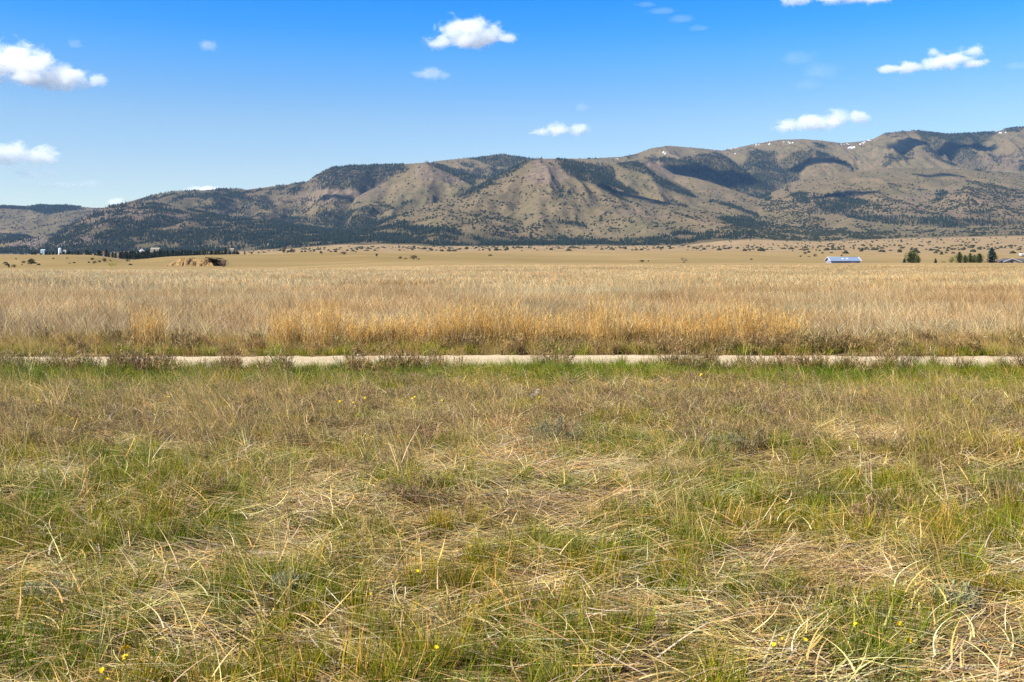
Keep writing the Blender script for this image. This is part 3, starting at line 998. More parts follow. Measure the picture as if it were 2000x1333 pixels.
# the shelter belt beside the house, right
for i, (px_, top, base, wpx, kind, lab) in enumerate([
        (1766, 505, 514, 10, 'spruce', 'small blue green spruce at the left foot of the twin topped pine'),
        (1778, 490.5, 514, 15, 'pine', 'taller left half of the twin topped dark pine right of the shed'),
        (1785, 491, 514, 13, 'pine', 'right half of the twin topped dark pine right of the shed'),
        (1793, 501, 514, 8, 'pine', 'slim dark pine just right of the twin topped pine'),
        (1827, 505, 514, 9, 'spruce', 'small lone dark conifer between the twin pine and the yellow green bushes'),
        (1874, 493, 514, 15, 'pine', 'dark pine at the left end of the tree row by the house'),
        (1885, 499, 514, 11, 'pine', 'shorter dark pine, second in the tree row by the house'),
        (1895, 495, 514, 12, 'pine', 'dark pine, third in the tree row by the house'),
        (1903, 498, 514, 10, 'pine', 'narrow dark pine, fourth in the tree row by the house'),
        (1913, 495.5, 514, 17, 'pine', 'broad rounded dark pine just left of the big blue spruce'),
        (1937, 484, 514, 28, 'spruce', 'big blue green spruce, tallest tree beside the house at the right')]):
    D = 545.0 + (i % 3) * 9
    x, y, z = at(px_, D)
    h = zat(top, D) - z
    rad = 0.5 * wpx / F * D
    if kind == 'spruce':
        cm = _m('spruce_crown', conifer_crown(rt, h, rad * 1.1, 0.03 * h, BLUEG, 300, 0.30, 0.25), MAT_WOODY)
    else:
        cm = _m('pine_crown', join([conifer_crown(rt, h, rad, 0.03 * h, OLIVE, 170, 0.1, 0.9), bush_crown(rt, h * 0.95, rad * 1.65, OLIVE, 1000, 14, 0.06)]), MAT_WOODY)
    tree_thing('spruce_tree' if kind == 'spruce' else 'pine_tree', (x, y, z - 0.1), cm, trunk_mesh(h * 0.85, 0.035 * h, seed=i), lab, 'tree', 'trees beside the house')
for px_, top, base, wpx, lab in [(1842, 509, 514, 12, 'low yellow green bush left of the leafy green bush'), (1856, 502.5, 514, 13, 'yellow green leafy bush left of the dark tree row'),
                                 ]:
    D = 540.0
    x, y, z = at(px_, D)
    h = zat(top, D) - z
    t = empty('leafy_bush', (x, y, z - 0.05), lab, 'bush')
    obj('stem', trunk_mesh(h * 0.5, 0.03 * h, 'stem', seed=3), t)
    obj('foliage', _m('leafy_foliage', bush_crown(rt, h, 0.5 * wpx / F * D, (0.20, 0.24, 0.03), 380, 6, 0.08), MAT_PLANT), t)
D = find_d(220, 522.5, 300, 420)
x, y, z = at(219, D)
t = empty('leafy_bush', (x, y, z - 0.1), 'bright yellow green bush on the left meadow before the dirt bank', 'bush')
obj('stem', trunk_mesh(1.0, 0.05, 'stem', seed=4), t)
obj('foliage', _m('leafy_foliage', bush_crown(rt, 1.9, 2.2, (0.34, 0.36, 0.03), 420, 8, 0.07), MAT_PLANT), t)

# bare shrubs
for px_, base, hp, sp, lab in [(437, 522.0, 17, 1.15, 'bare reddish twiggy shrub right of the dirt bank'), (1335, 513.5, 14, 0.95, 'bare purplish twiggy shrub alone on the middle meadow')]:
    D = find_d(px_, base, 300, 480)
    x, y, z = at(px_, D)
    h = hp / F * D
    t = empty('bare_shrub', (x, y, z - 0.1), lab, 'shrub')
    obj('branches', _m('bare_branches', twig_tree(rt, h, sp, 14, (0.30, 0.20, 0.15), 0.016), MAT_WOODY), t)

# junipers on the near meadows: (column, row of the foot, height, width) in pixels
JUN = [_m('juniper_crown', bush_crown(rt, 1.0, 0.5, DARK, 520, 7, 0.085), MAT_WOODY) for _ in range(6)]
JST = trunk_mesh(0.45, 0.05, 'stem', seed=8)
NAMED_J = [
    (61, 517.5, 13, 21, 300, 700, 'largest dark juniper on the left meadow slope'), (28, 523.0, 6.5, 10, 300, 420, 'dark juniper low on the left meadow, right one of the pair at its foot'),
    (17, 523.0, 5.5, 7, 300, 420, 'dark juniper low on the left meadow, left one of the pair at its foot'), (203, 512.5, 8.5, 10, 300, 560, 'rounded dark juniper right of a small cluster on the left meadow'),
    (180, 508.5, 5, 11, 330, 650, 'uppermost juniper of the small cluster on the left meadow'), (185, 515.5, 5.5, 11, 320, 600, 'lowest juniper of the small cluster on the left meadow'),
    (195, 513, 5, 8, 320, 600, 'juniper in the middle of the small cluster on the left meadow'), (249, 511, 4, 9, 330, 700, 'low juniper beside the pines in the left hollow'),
    (46, 515, 6, 9, 320, 700, 'small juniper touching the left side of the largest left juniper'), (553, 495, 10, 10, 600, 1000, 'upright dark juniper tree on the skyline left of the middle'),
    (571, 495, 9, 13, 600, 1000, 'broad dark juniper on the skyline, right of the upright one'), (610, 496, 4.5, 17, 600, 1000, 'long low dark juniper thicket on the skyline'),
    (627, 496, 6, 9, 600, 1000, 'dark juniper on the skyline right of the long low thicket'), (672, 497.5, 6, 13, 450, 800, 'dark spreading juniper at the edge of the left middle meadow'),
    (735, 501.5, 6.5, 7, 430, 700, 'small upright juniper alone on the middle left meadow'), (783, 506, 5, 10, 330, 600, 'low juniper left of the round bush on the middle meadow'),
    (808, 508, 9.5, 16, 320, 600, 'round dark green juniper bush on the middle meadow'), (792, 506.5, 3, 8, 330, 600, 'flat juniper touching the left of the round bush'),
    (818, 507.5, 3.5, 5, 330, 600, 'tiny juniper touching the right of the round bush'), (957, 500.5, 3.5, 11, 400, 800, 'flat dark juniper on the meadow rise before the central peak'),
    (1254, 512.5, 5, 11, 400, 560, 'low green brown juniper on the middle right meadow'), (1266, 511.5, 3, 4, 400, 600, 'tiny juniper right of the low one on the middle right meadow'),
    (1467, 508, 3, 8, 420, 700, 'flat dark juniper left of the metal shed on the meadow'), (1572, 498, 6, 8, 500, 900, 'pointed dark juniper upper left of the metal shed'),
    (1564, 502, 3, 9, 500, 900, 'low dark juniper lower left of the pointed one by the shed'), (1591, 502, 6, 8, 500, 900, 'dark juniper just left of the metal shed'),
    (1580, 502.5, 2.5, 9, 500, 900, 'flat juniper touching the left of the one beside the shed'), (1643, 501.5, 4, 6, 620, 900, 'small dark juniper peeking over the metal shed roof'),
    (400, 499.5, 13, 12, 420, 640, 'dark rounded tree standing on top of the dirt bank'),
]
for i, (px_, base, hp, wp, lo, hi, lab) in enumerate(NAMED_J):
    D = find_d(px_, base, lo, hi)
    x, y, z = at(px_, D)
    h, w = hp / F * D, wp / F * D
    t = empty('juniper_bush', (x, y, z - 0.1), lab, 'juniper', 'junipers on the meadows')
    t.rotation_euler = (0, 0, float(rt.uniform(0, 6.28)))
    t.scale = (w, w, h)
    obj('stem', JST, t)
    obj('foliage', JUN[i % 6], t)
# dots of juniper further out on the rangeland, the larger ones each a bush of its own
LOWJ = []
for i in range(5):
    v, f, c = lump(rt, 0.9, 11, 6, (0.032, 0.034, 0.018), 0.6)
    LOWJ.append(mesh_np('range_juniper', v * [0.5, 0.5, 0.8], f, MAT_WOODY, False, c))
cnt = 0
spots = []
for _ in range(4000):
    px_ = rt.uniform(-60, 2060)
    if px_ > 1480:
        D = float(np.exp(rt.uniform(math.log(900), math.log(2600))))
    elif px_ > 560:
        D = float(np.exp(rt.uniform(math.log(1150), math.log(2400))))
    elif px_ < 260 and rt.random() < 0.25:
        D = float(rt.uniform(340, 560))
    else:
        continue
    if D > 900 and fbm(np.array([px_ / 35.0]), np.array([D / 130.0]), 2, 301)[0] < 0.08 and rt.random() < 0.75:
        continue
    spots.append((px_, D))
    if len(spots) >= 290:
        break
for px_, D in spots:
    x, y, z = at(px_, D)
    near = D < 700
    h = rt.uniform(0.5, 1.1) if near else rt.uniform(1.6, 4.2)
    w = h * rt.uniform(1.0, 2.4)
    o = bpy.data.objects.new('range_juniper', LOWJ[int(rt.integers(0, 5))])
    o.location = (x, y, z - 0.15)
    o.rotation_euler = (0, 0, float(rt.uniform(0, 6.28)))
    o.scale = (w, w, h)
    if near:
        put(o, None, 'tiny juniper dot scattered on the left meadow slope', 'juniper', 'tiny junipers on the left meadow')
    elif px_ > 1480:
        seg = 'left of the metal shed' if px_ < 1617 else 'above the metal shed' if px_ < 1700 else 'above the twin topped pine' if px_ < 1820 else 'above the tree row by the house' if px_ < 1940 else 'above the house at the right edge'
        put(o, None, 'small dark juniper bush on the pale rangeland ' + seg, 'juniper', 'rangeland junipers ' + seg)
    else:
        seg = 'left of the small upright meadow juniper' if px_ < 735 else 'behind the round meadow bush' if px_ < 900 else 'below the central peak' if px_ < 1180 else 'behind the bare purplish shrub' if px_ < 1400 else 'behind the flat meadow juniper left of the shed'
        put(o, None, 'small dark juniper at the hill foot ' + seg, 'juniper', 'hill foot junipers ' + seg)
n = 2600
px_ = rng.uniform(-100, 2150, n)
D = np.exp(rng.uniform(math.log(1300), math.log(2720), n))
k = ((px_ > 1450) & (rng.random(n) < 0.8)) | (D > np.interp(px_, [0, 600, 1400], [2300, 1900, 1700]))
k &= fbm(px_ / 35.0, D / 130.0, 2, 301) > -0.12
px_, D = px_[k], D[k]
X = (px_ - 1000) / F * D
h = rng.uniform(1.2, 4.0, len(X))
w = h * rng.uniform(1.0, 2.2, len(X))
scatter('distant_juniper_scrub', BUSH, np.stack([X, D, height(X, D) - 0.2], -1), np.stack([h * 0, h * 0, rng.uniform(0, 6.28, len(X))], -1), np.stack([w, w, h], -1),
        rng.integers(0, len(BUSH), len(X)), np.ones((len(X), 3)) * rng.uniform(0.8, 1.4, (len(X), 1)), 'far dots of juniper scrub on the rangeland before the hills', 'scrub')

# the pine line on the left
PL = []
for i in range(5):
    PL.append(_m('line_pine_crown', join([conifer_crown(rt, 1.0, 0.34, 0.03, (0.060, 0.074, 0.040), 110, 0.15, 0.6), bush_crown(rt, 0.95, 0.36, (0.060, 0.074, 0.040), 260, 9, 0.075)]), MAT_WOODY))
PT = trunk_mesh(0.85, 0.022, seed=12)
LINE = [(45, 494), (63, 491), (69, 491), (80, 494), (90, 490), (97, 493), (104, 491), (111, 493), (118, 494), (125, 491), (131, 492), (135, 489.5), (141, 493), (147, 492), (153, 490), (160, 494), (169, 487.5), (172, 490),
        (177, 491), (186, 493), (193, 488), (196, 489), (208, 488), (212, 493), (220, 492), (226, 494), (235, 492), (239, 490), (243, 493), (248, 492), (254, 491), (259, 490), (265, 494), (270, 490), (276, 493), (281, 491), (287, 489),
        (292, 491), (297, 493), (302, 488), (307, 490), (312, 487), (316, 487.5), (321, 490), (327, 489), (333, 491), (338, 488), (344, 490), (350, 492), (356, 487), (362, 489), (367, 489.5), (373, 488), (379, 491), (384, 490), (390, 489),
        (396, 490), (413, 489), (420, 490), (428, 487), (434, 490), (441, 482.5), (449, 488.5), (457, 489.5), (465, 493), (478, 494), (492, 493), (505, 492)]
for i in range(44):
    LINE.append((246 + i * 5.1 + (i * 7 % 5) * 0.7, 489.5 + (i * 13 % 7) * 0.8))
for i, (px_, top) in enumerate(LINE):
    D = (1100.0 if i < 68 else 1175.0) + 40 * math.sin(i * 2.1) + 20 * math.sin(i * 5.3)
    x, y, z = at(px_, D)
    h = zat(top, D) - z
    h = max(h, 5.0)
    seg = ('at the far left end, left of the white silo' if px_ < 117 else 'between the white silo and the dip' if px_ < 200 else 'standing in the dip left of the gravel heap' if px_ < 265
           else 'between the gravel heap and the cream building' if px_ < 312 else 'above the dirt bank' if px_ < 402 else 'right of the dirt bank')
    o = empty('pine_tree', (x, y, z - 0.2), 'dark pine in the left line, ' + seg, 'tree', 'pines ' + seg)
    if px_ == 441:
        o['label'] = 'tallest pine near the right end of the left tree line'
        del o['group']
    o.rotation_euler = (0, 0, i * 1.3)
    w = min(h, 9.5) * rt.uniform(0.85, 1.25)
    o.scale = (w, w, h)
    obj('crown', PL[i % 5], o)
    obj('trunk', PT, o)

# ------------------------------------------------------------------ buildings
M_METALROOF = plain_mat('roof_metal', (0.20, 0.26, 0.38), (0.24, 0.30, 0.43), 0.6, 0.5, 0.35, 0.1)
M_WHITE = plain_mat('white_paint', (0.68, 0.68, 0.68), (0.60, 0.60, 0.61), 0.8, 0.6, 0.3)
M_SIDING = plain_mat('pale_siding', (0.30, 0.30, 0.40), (0.26, 0.26, 0.35), 0.8, 0.7, 0.2)
M_SHINGLE = plain_mat('dark_shingle', (0.085, 0.08, 0.085), (0.12, 0.11, 0.115), 2.0, 0.9, 0.1)
M_PINKWALL = plain_mat('tan_stucco', (0.42, 0.32, 0.27), (0.36, 0.27, 0.23), 1.2, 0.9, 0.1)
M_GLASS = plain_mat('window_glass', (0.05, 0.06, 0.08), (0.08, 0.09, 0.11), 1.0, 0.15, 0.5)
M_BLUEB = plain_mat('blue_cladding', (0.30, 0.40, 0.46), (0.35, 0.45, 0.50), 0.5, 0.7, 0.2)
M_CREAM = plain_mat('cream_cladding', (0.33, 0.29, 0.23), (0.29, 0.255, 0.20), 0.5, 0.8, 0.15)
M_SKYL = plain_mat('skylight_panel', (0.72, 0.76, 0.80), (0.66, 0.70, 0.74), 0.5, 0.4, 0.4)
M_TYRE = plain_mat('rubber', (0.03, 0.03, 0.03), (0.05, 0.05, 0.05), 4, 0.9, 0.2)
M_GRAVELP = plain_mat('gravel_heap', (0.50, 0.47, 0.46), (0.42, 0.39, 0.38), 0.8, 0.95, 0.05, 0, 0.6)


def box(x0, x1, y0, y1, z0, z1):
    v = [(x0, y0, z0), (x1, y0, z0), (x1, y1, z0), (x0, y1, z0), (x0, y0, z1), (x1, y0, z1), (x1, y1, z1), (x0, y1, z1)]
    f = [[0, 3, 2, 1], [4, 5, 6, 7], [0, 1, 5, 4], [1, 2, 6, 5], [2, 3, 7, 6], [3, 0, 4, 7]]
    return np.array(v, float), np.array(f)


def boxes(name, lst, mat):
    vs_, fs, o = [], [], 0
    for b in lst:
        v, f = box(*b)
        vs_.append(v)
        fs.append(f + o)
        o += 8
    return mesh_np(name, np.concatenate(vs_), np.concatenate(fs), mat)


def gable_body(L, W, he, hr):
    """walls with gable ends, ridge along x"""
    v = [(-L, -W, 0), (L, -W, 0), (L, W, 0), (-L, W, 0), (-L, -W, he), (L, -W, he), (L, W, he), (-L, W, he), (-L, 0, hr), (L, 0, hr)]
    f = [[0, 1, 5, 4], [2, 3, 7, 6], [1, 2, 6, 9, 5], [3, 0, 4, 8, 7], [0, 3, 2, 1]]
    return v, f


def slope(L, W, he, hr, over, side, th=0.12):
    """one roof plane as a slab, with eave overhang"""
    k = (hr - he) / W
    y0, z0 = side * 0.0, hr + 0.05
    y1, z1 = side * (W + over), he - k * over + 0.05
    v = [(-L - over, y0, z0), (L + over, y0, z0), (L + over, y1, z1), (-L - over, y1, z1)]
    v += [(a, b, c + th) for a, b, c in v]
    f = [[0, 1, 2, 3], [4, 7, 6, 5], [0, 4, 5, 1], [1, 5, 6, 2], [2, 6, 7, 3], [3, 7, 4, 0]]
    return v, f


# metal shed
D = 560.0
x, y, z = at(1646, D)
L, W = 8.1, 4.4
he, hr = zat(509.6, D) - z, zat(502.9, D) - z
shed = empty('metal_shed', (x, y, z), 'long low shed with blue grey metal roof and white trim on the right', 'shed', None, R(2))
me = mesh_np('wall', *[np.array(gable_body(L, W, he, hr)[0], float), gable_body(L, W, he, hr)[1]], M_SIDING)
wall = obj('wall', me, shed)
obj('door', boxes('door', [(3.2, 5.8, -W - 0.05, -W - 0.005, 0, he * 0.8)], M_WHITE), shed)
for sgn in (-1, 1):
    v, f = slope(L, W, he, hr, 0.55, sgn)
    rf = obj('roof_panel', mesh_np('roof_panel', np.array(v, float), f, M_METALROOF), shed)
    if sgn < 0:
        k = (hr - he) / W
        for sx in (-1.4, 1.2):
            a, b = -W * 0.35, -W * 0.62
            vv = [(sx, a, hr + k * a + 0.19), (sx + 0.9, a, hr + k * a + 0.19), (sx + 0.9, b, hr + k * b + 0.19), (sx, b, hr + k * b + 0.19)]
            vv += [(p, q, s + 0.05) for p, q, s in vv]
            obj('skylight', mesh_np('skylight', np.array(vv, float), f, M_SKYL), rf)
        for xx0 in np.arange(-L, L + 0.1, 1.8):
            vv = [(xx0, 0, hr + 0.18), (xx0 + 0.07, 0, hr + 0.18), (xx0 + 0.07, -W - 0.5, he - k * 0.5 + 0.18), (xx0, -W - 0.5, he - k * 0.5 + 0.18)]
            vv += [(p, q, s + 0.05) for p, q, s in vv]
            obj('standing_seam', mesh_np('standing_seam', np.array(vv, float), f, M_METALROOF), rf)
k = (hr - he) / W
for sx in (-1, 1):
    for sgn in (-1, 1):
        xa, xb = sx * (L + 0.56), sx * (L + 0.86)
        vv = [(xa, 0, hr + 0.02), (xb, 0, hr + 0.02), (xb, sgn * (W + 0.57), he - k * 0.57 + 0.02), (xa, sgn * (W + 0.57), he - k * 0.57 + 0.02)]
        vv += [(p, q, s + 0.26) for p, q, s in vv]
        obj('barge_board', mesh_np('barge_board', np.array(vv, float), f, M_WHITE), shed)
obj('ridge_cap', boxes('ridge_cap', [(-L - 0.5, L + 0.5, -0.18, 0.18, hr + 0.20, hr + 0.30)], M_WHITE), shed)
obj('corner_trim', boxes('corner_trim', [(-L - 0.06, -L + 0.14, -W - 0.06, -W + 0.14, 0, he), (L - 0.14, L + 0.06, -W - 0.06, -W + 0.14, 0, he)], M_WHITE), shed)

# house at the right edge
D = 560.0
x, y, z = at(1968, D)
house = empty('ranch_house', (x, y, z), 'low house with dark shingle roof and tan walls at the right edge', 'house', None, R(0))
hr, he = zat(505.2, D) - z, zat(511.5, D) - z
v, f = gable_body(5.2, 4.0, he, hr)
rot90 = lambda v: np.array([(-b, a, c) for a, b, c in v], float)
# front gable faces the camera
v2 = [(a * 0.9, b * 1.2, c) for a, b, c in v]
obj('front_wall', mesh_np('front_wall', rot90(v2), f, M_PINKWALL), house)
for sgn in (-1, 1):
    a, q = slope(4.7, 4.8, he, hr, 0.5, sgn)
    rp_ = obj('front_roof_panel', mesh_np('front_roof_panel', rot90(a), q, M_SHINGLE), house)
    kk = (hr - he) / 4.8
    fv = [(-5.24, 0, hr - 0.18), (-5.36, 0, hr - 0.18), (-5.36, sgn * 5.3, he - kk * 0.5 - 0.18), (-5.24, sgn * 5.3, he - kk * 0.5 - 0.18)]
    fv += [(p, r_, s + 0.34) for p, r_, s in fv]
    obj('fascia_board', mesh_np('fascia_board', rot90(fv), q, M_WHITE), rp_)
obj('window', boxes('window', [(-0.7, 0.7, -4.74, -4.69, he - 0.6, he + 0.5)], M_GLASS), house)
v, f = gable_body(9.0, 4.6, he + 0.1, hr - 0.25)
vv = np.array(v, float) + [9.5, 5.2, 0]
obj('long_wing_wall', mesh_np('long_wing_wall', vv, f, M_PINKWALL), house)
for sgn in (-1, 1):
    a, q = slope(9.0, 4.6, he + 0.1, hr - 0.25, 0.5, sgn)
    obj('long_wing_roof', mesh_np('long_wing_roof', np.array(a, float) + [9.5, 5.2, 0], q, M_SHINGLE), house)

# white trailer beyond the house
D = find_d(1995, 501.5, 600, 1000)
x, y, z = at(1996, D)
tr = empty('camper_trailer', (x, y, z), 'small white trailer parked beyond the house at the right edge', 'trailer')
v, f = box(-2.4, 2.4, -1.1, 1.1, 0.5, 2.6)
v[4:6, 0] *= 0.93
v[6:8, 0] *= 0.93
obj('body', mesh_np('body', v, f, M_WHITE), tr)
obj('window', boxes('window', [(-1.2, 0.2, -1.13, -1.09, 1.5, 2.1)], M_GLASS), tr)
obj('door', boxes('door', [(0.8, 1.5, -1.14, -1.09, 0.6, 2.3)], M_CREAM), tr)
for sx in (-0.5, 0.4):
    a = np.linspace(0, 2 * np.pi, 13)[:-1]
    wv = np.concatenate([np.stack([np.cos(a) * 0.36 + sx, np.full(12, -1.16), np.sin(a) * 0.36 + 0.36], -1), np.stack([np.cos(a) * 0.36 + sx, np.full(12, -0.9), np.sin(a) * 0.36 + 0.36], -1)])
    wf = [[i, (i + 1) % 12, 12 + (i + 1) % 12, 12 + i] for i in range(12)] + [list(range(11, -1, -1)), list(range(12, 24))]
    obj('wheel', mesh_np('wheel', wv, wf, M_TYRE), tr)
obj('tow_bar', boxes('tow_bar', [(-3.6, -2.4, -0.06, 0.06, 0.5, 0.62)], M_TYRE), tr)


def cyl(rad, h, n=20, z0=0.0, dome=0.0):
    a = np.linspace(0, 2 * np.pi, n + 1)[:-1]
    rings = [(rad, z0), (rad, z0 + h)]
    if dome:
        rings += [(rad * 0.8, z0 + h + dome * 0.55), (rad * 0.4, z0 + h + dome * 0.9), (0.05, z0 + h + dome)]
    v = np.concatenate([np.stack([np.cos(a) * r_, np.sin(a) * r_, np.full(n, zz_)], -1) for r_, zz_ in rings])
    f = []
    for j in range(len(rings) - 1):
        for i in range(n):
            f.append([j * n + i, j * n + (i + 1) % n, (j + 1) * n + (i + 1) % n, (j + 1) * n + i])
    f.append(list(range((len(rings) - 1) * n, len(rings) * n)))
    return v, f


# works at the foot of the left hill
D = 2450.0
x, y, z = at(117.5, D)
top = zat(484.5, D) - z
silo = empty('white_silo', (x, y, z), 'white cylindrical silo behind the left pine line', 'silo')
v, f = cyl(3.8, top - 1.6)
obj('drum', mesh_np('drum', v, f, M_WHITE, True), silo)
v, f = cyl(3.82, 0.2, 20, top - 1.6, 1.4)
obj('dome', mesh_np('dome', v, f, M_WHITE, True), silo)
obj('hatch', boxes('hatch', [(-0.6, 0.6, -0.6, 0.6, top - 0.3, top + 0.5)], M_CREAM), silo)
obj('ladder', boxes('ladder', [(-0.4, 0.4, -4.0, -3.85, 0, top - 1.8)], M_SIDING), silo)


def small_building(px_, pyt, wpx, dep, mat, rmat, label, name, D):
    x, y, z = at(px_, D)
    h = max(zat(pyt, D) - z, 2.5)
    L = 0.5 * wpx / F * D
    b = empty(name, (x, y, z), label, 'building')
    he = h * 0.8
    v, f = gable_body(L, dep, he, h)
    obj('wall', mesh_np('wall', np.array(v, float), f, mat), b)
    for sgn in (-1, 1):
        a, q = slope(L, dep, he, h, 0.3, sgn)
        obj('roof_panel', mesh_np('roof_panel', np.array(a, float), q, rmat), b)
    obj('door', boxes('door', [(-L * 0.3, L * 0.1, -dep - 0.05, -dep - 0.004, 0, he * 0.75)], M_GLASS), b)
    return b


small_building(84.5, 487.5, 8, 4, M_BLUEB, M_BLUEB, 'pale blue building left of the white silo', 'works_building', 2450.0)
small_building(304, 484.3, 17, 6, M_CREAM, M_CREAM, 'long cream building above the left pine line', 'works_building', 2400.0)
small_building(454, 485.5, 7, 4, M_CREAM, M_CREAM, 'small cream hut near the right end of the left pine line', 'works_building', 2350.0)
small_building(127, 488.5, 5, 3, M_WHITE, M_CREAM, 'small white hut right of the white silo', 'works_building', 2450.0)


def heap(px_, pyt, wpx, D, mat, label, name, flat=0.0, seed=1):
    r = np.random.default_rng(seed)
    x, y, z = at(px_, D)
    h = zat(pyt, D) - z
    w = 0.5 * wpx / F * D
    n, m = 22, 9
    v, f = [(0, 0, h)], []
    for j in range(1, m):
        t = j / (m - 1)
        for i in range(n):
            a = 2 * math.pi * i / n
            q = w * t * (1 + 0.18 * math.sin(3 * a + seed) + 0.06 * r.normal())
            v.append((q * math.cos(a), q * 0.8 * math.sin(a), h * (1 - max(t - flat, 0) / (1 - flat)) ** 1.1 + 0.03 * h * r.normal() * (t < 0.95) - (0.4 if j == m - 1 else 0)))
    f = [[0, 1 + i, 1 + (i + 1) % n] for i in range(n)]
    for j in range(m - 2):
        b = 1 + j * n
        f += [[b + i, b + n + i, b + n + (i + 1) % n, b + (i + 1) % n] for i in range(n)]
    return obj(name, mesh_np(name, np.array(v, float), f, mat), None, label=label, cat='heap').__setattr__('location', (x, y, z))


heap(277, 485.8, 30, 2420.0, M_GRAVELP, 'pale grey gravel heap left of the cream building', 'gravel_heap', 0.0, 2)
heap(205, 491.5, 24, 2450.0, plain_mat('red_earth', (0.26, 0.16, 0.105), (0.22, 0.14, 0.095), 0.5, 0.95, 0.05), 'reddish earth heap in the left hollow behind the pines', 'earth_heap', 0.2, 5)

# dirt bank
def make_bank():
    m = Nodes('bank_earth')
    tc = m.n('TexCoord').outputs['Object']
    n1 = m.noise(0.9, 6, 0.7, tc)
    n2 = m.noise(4.0, 5, 0.7, tc)
    c = m.mix(m.maprange(n1, 0.35, 0.62), (0.36, 0.23, 0.105), (0.27, 0.18, 0.082))
    c = m.mix(m.maprange(n2, 0.55, 0.72, 0, 0.8), c, (0.16, 0.115, 0.055))
    mat = m.done(m.principled(c, 0.95, 0.05, m.bump(n2, 0.8, 0.3)))
    D = find_d(365, 520.0, 320, 470)
    x0, y0, z0 = at(365, D)
    w = 58 / F * D
    xs, ys = np.linspace(-w, w, 130), np.linspace(-3.5, 9.0, 60)
    X, Y = np.meshgrid(xs, ys)
    topl = np.interp(X[0], w * np.array([-1, -0.75, -0.5, -0.30, 0.0, 0.15, 0.35, 0.6, 1.0]), np.array([0.0, 0.7, 1.9, 3.2, 3.5, 2.9, 3.2, 2.9, 1.2]))
    face = sstep(-3.2, 2.2, Y + 1.5 * fbm(X / 2.2, Y / 3, 3, 401) + 0.5 * np.abs(fbm(X / 0.8, Y / 2, 2, 405)))
    Z = 0.85 * topl[None, :] * face + 0.16 * fbm(X / 0.9, Y / 0.9, 3, 407) * (face > 0.03)
    Z *= sstep(-w, -w * 0.9, X) * sstep(w, w * 0.93, X) * sstep(9.0, 6.5, Y)
    Z -= 0.25
    gl = np.array([gz(x0 + a, y0) for a in xs]) - z0
    Z += gl[None, :] + (Y > 0) * Y * 0.015
    b = empty('dirt_bank', (x0, y0, z0), 'eroded orange earth bank with dark overhang on the left meadow', 'bank')
    obj('earth_face', grid_mesh('earth_face', X, Y, Z, mat), b)
    # overhang: a sod lip above a hollow at the right end
    hx, hw, ht = w * 0.98, 3.0, 2.9
    msod = plain_mat('sod_lip', (0.30, 0.22, 0.10), (0.22, 0.16, 0.07), 1.5, 0.95, 0.05, 0, 0.5)
    mdk = plain_mat('shaded_hollow', (0.055, 0.040, 0.025), (0.085, 0.060, 0.038), 1.5, 0.95, 0.05, 0, 0.5)  # dark earth: the shade under the overhang is put into this colour
    r = np.random.default_rng(4)
    n = 24
    a = np.linspace(0, 1, n)
    lipx = hx - hw + 2 * hw * a
    lipz = ht - 1.1 * a ** 2 + r.normal(0, 0.05, n)
    lip = np.concatenate([np.stack([lipx, np.full(n, -2.4) + r.normal(0, 0.2, n), lipz], -1), np.stack([lipx, np.full(n, 4.0), lipz + 0.15], -1),
                          np.stack([lipx, np.full(n, -2.3), lipz - 0.28], -1), np.stack([lipx, np.full(n, 4.0), lipz - 0.25], -1)])
    f = [[i, i + 1, n + i + 1, n + i] for i in range(n - 1)] + [[2 * n + i, 3 * n + i, 3 * n + i + 1, 2 * n + i + 1] for i in range(n - 1)] + [[i, 2 * n + i, 2 * n + i + 1, i + 1] for i in range(n - 1)]
    obj('sod_lip', mesh_np('sod_lip', lip, f, msod), b)
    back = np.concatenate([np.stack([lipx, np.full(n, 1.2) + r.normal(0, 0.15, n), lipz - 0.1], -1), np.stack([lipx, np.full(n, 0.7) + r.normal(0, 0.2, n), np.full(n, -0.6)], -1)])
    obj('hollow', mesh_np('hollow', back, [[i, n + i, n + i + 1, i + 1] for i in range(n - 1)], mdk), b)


make_bank()

# ------------------------------------------------------------------ pale crags, snow
rk = np.random.default_rng(71)
ROCKS = []
for i in range(5):
    v, f, c = lump(rk, 0.9, 6, 4, (0.25, 0.205, 0.17), 0.35)
    ROCKS.append(proto('crag', i, mesh_np('crag', v * [1, 0.8, 0.9], f, MAT_NEEDLE, False, c)))
sel = np.zeros(NCAND)
for poly, a in [([(0, 490), (20, 476), (55, 464), (95, 466), (130, 470), (120, 492), (0, 495)], 0.14), ([(105, 492), (130, 466), (190, 456), (200, 470), (160, 488)], 0.07),
                ([(110, 458), (185, 410), (250, 398), (320, 400), (350, 425), (250, 432), (180, 440)], 0.03), ([(600, 365), (625, 338), (720, 330), (700, 372)], 0.02),
                ([(1030, 345), (1045, 311), (1100, 312), (1100, 345)], 0.012), ([(330, 455), (430, 440), (640, 440), (760, 460), (640, 485), (330, 485)], 0.004)]:
    sel = np.maximum(sel, a * in_poly(MPX + wob, MPY + 0.5 * wob, poly))
kr = seen & (rng.random(NCAND) < sel)
n = int(kr.sum())
s = 1.2 + 4.0 * rng.random(n) ** 2
scatter('pale_crags', ROCKS, np.stack([xx[kr], dd[kr], zz[kr]], -1), np.stack([rng.normal(0, 0.3, n), rng.normal(0, 0.3, n), rng.uniform(0, 6.28, n)], -1), np.stack([s, s * 0.8, s * rng.uniform(0.6, 1.3, n)], -1),
        rng.integers(0, 5, n), np.ones((n, 3)) * rng.uniform(0.75, 1.2, (n, 1)), 'pale rock crags showing through the lower left hills', 'rock')

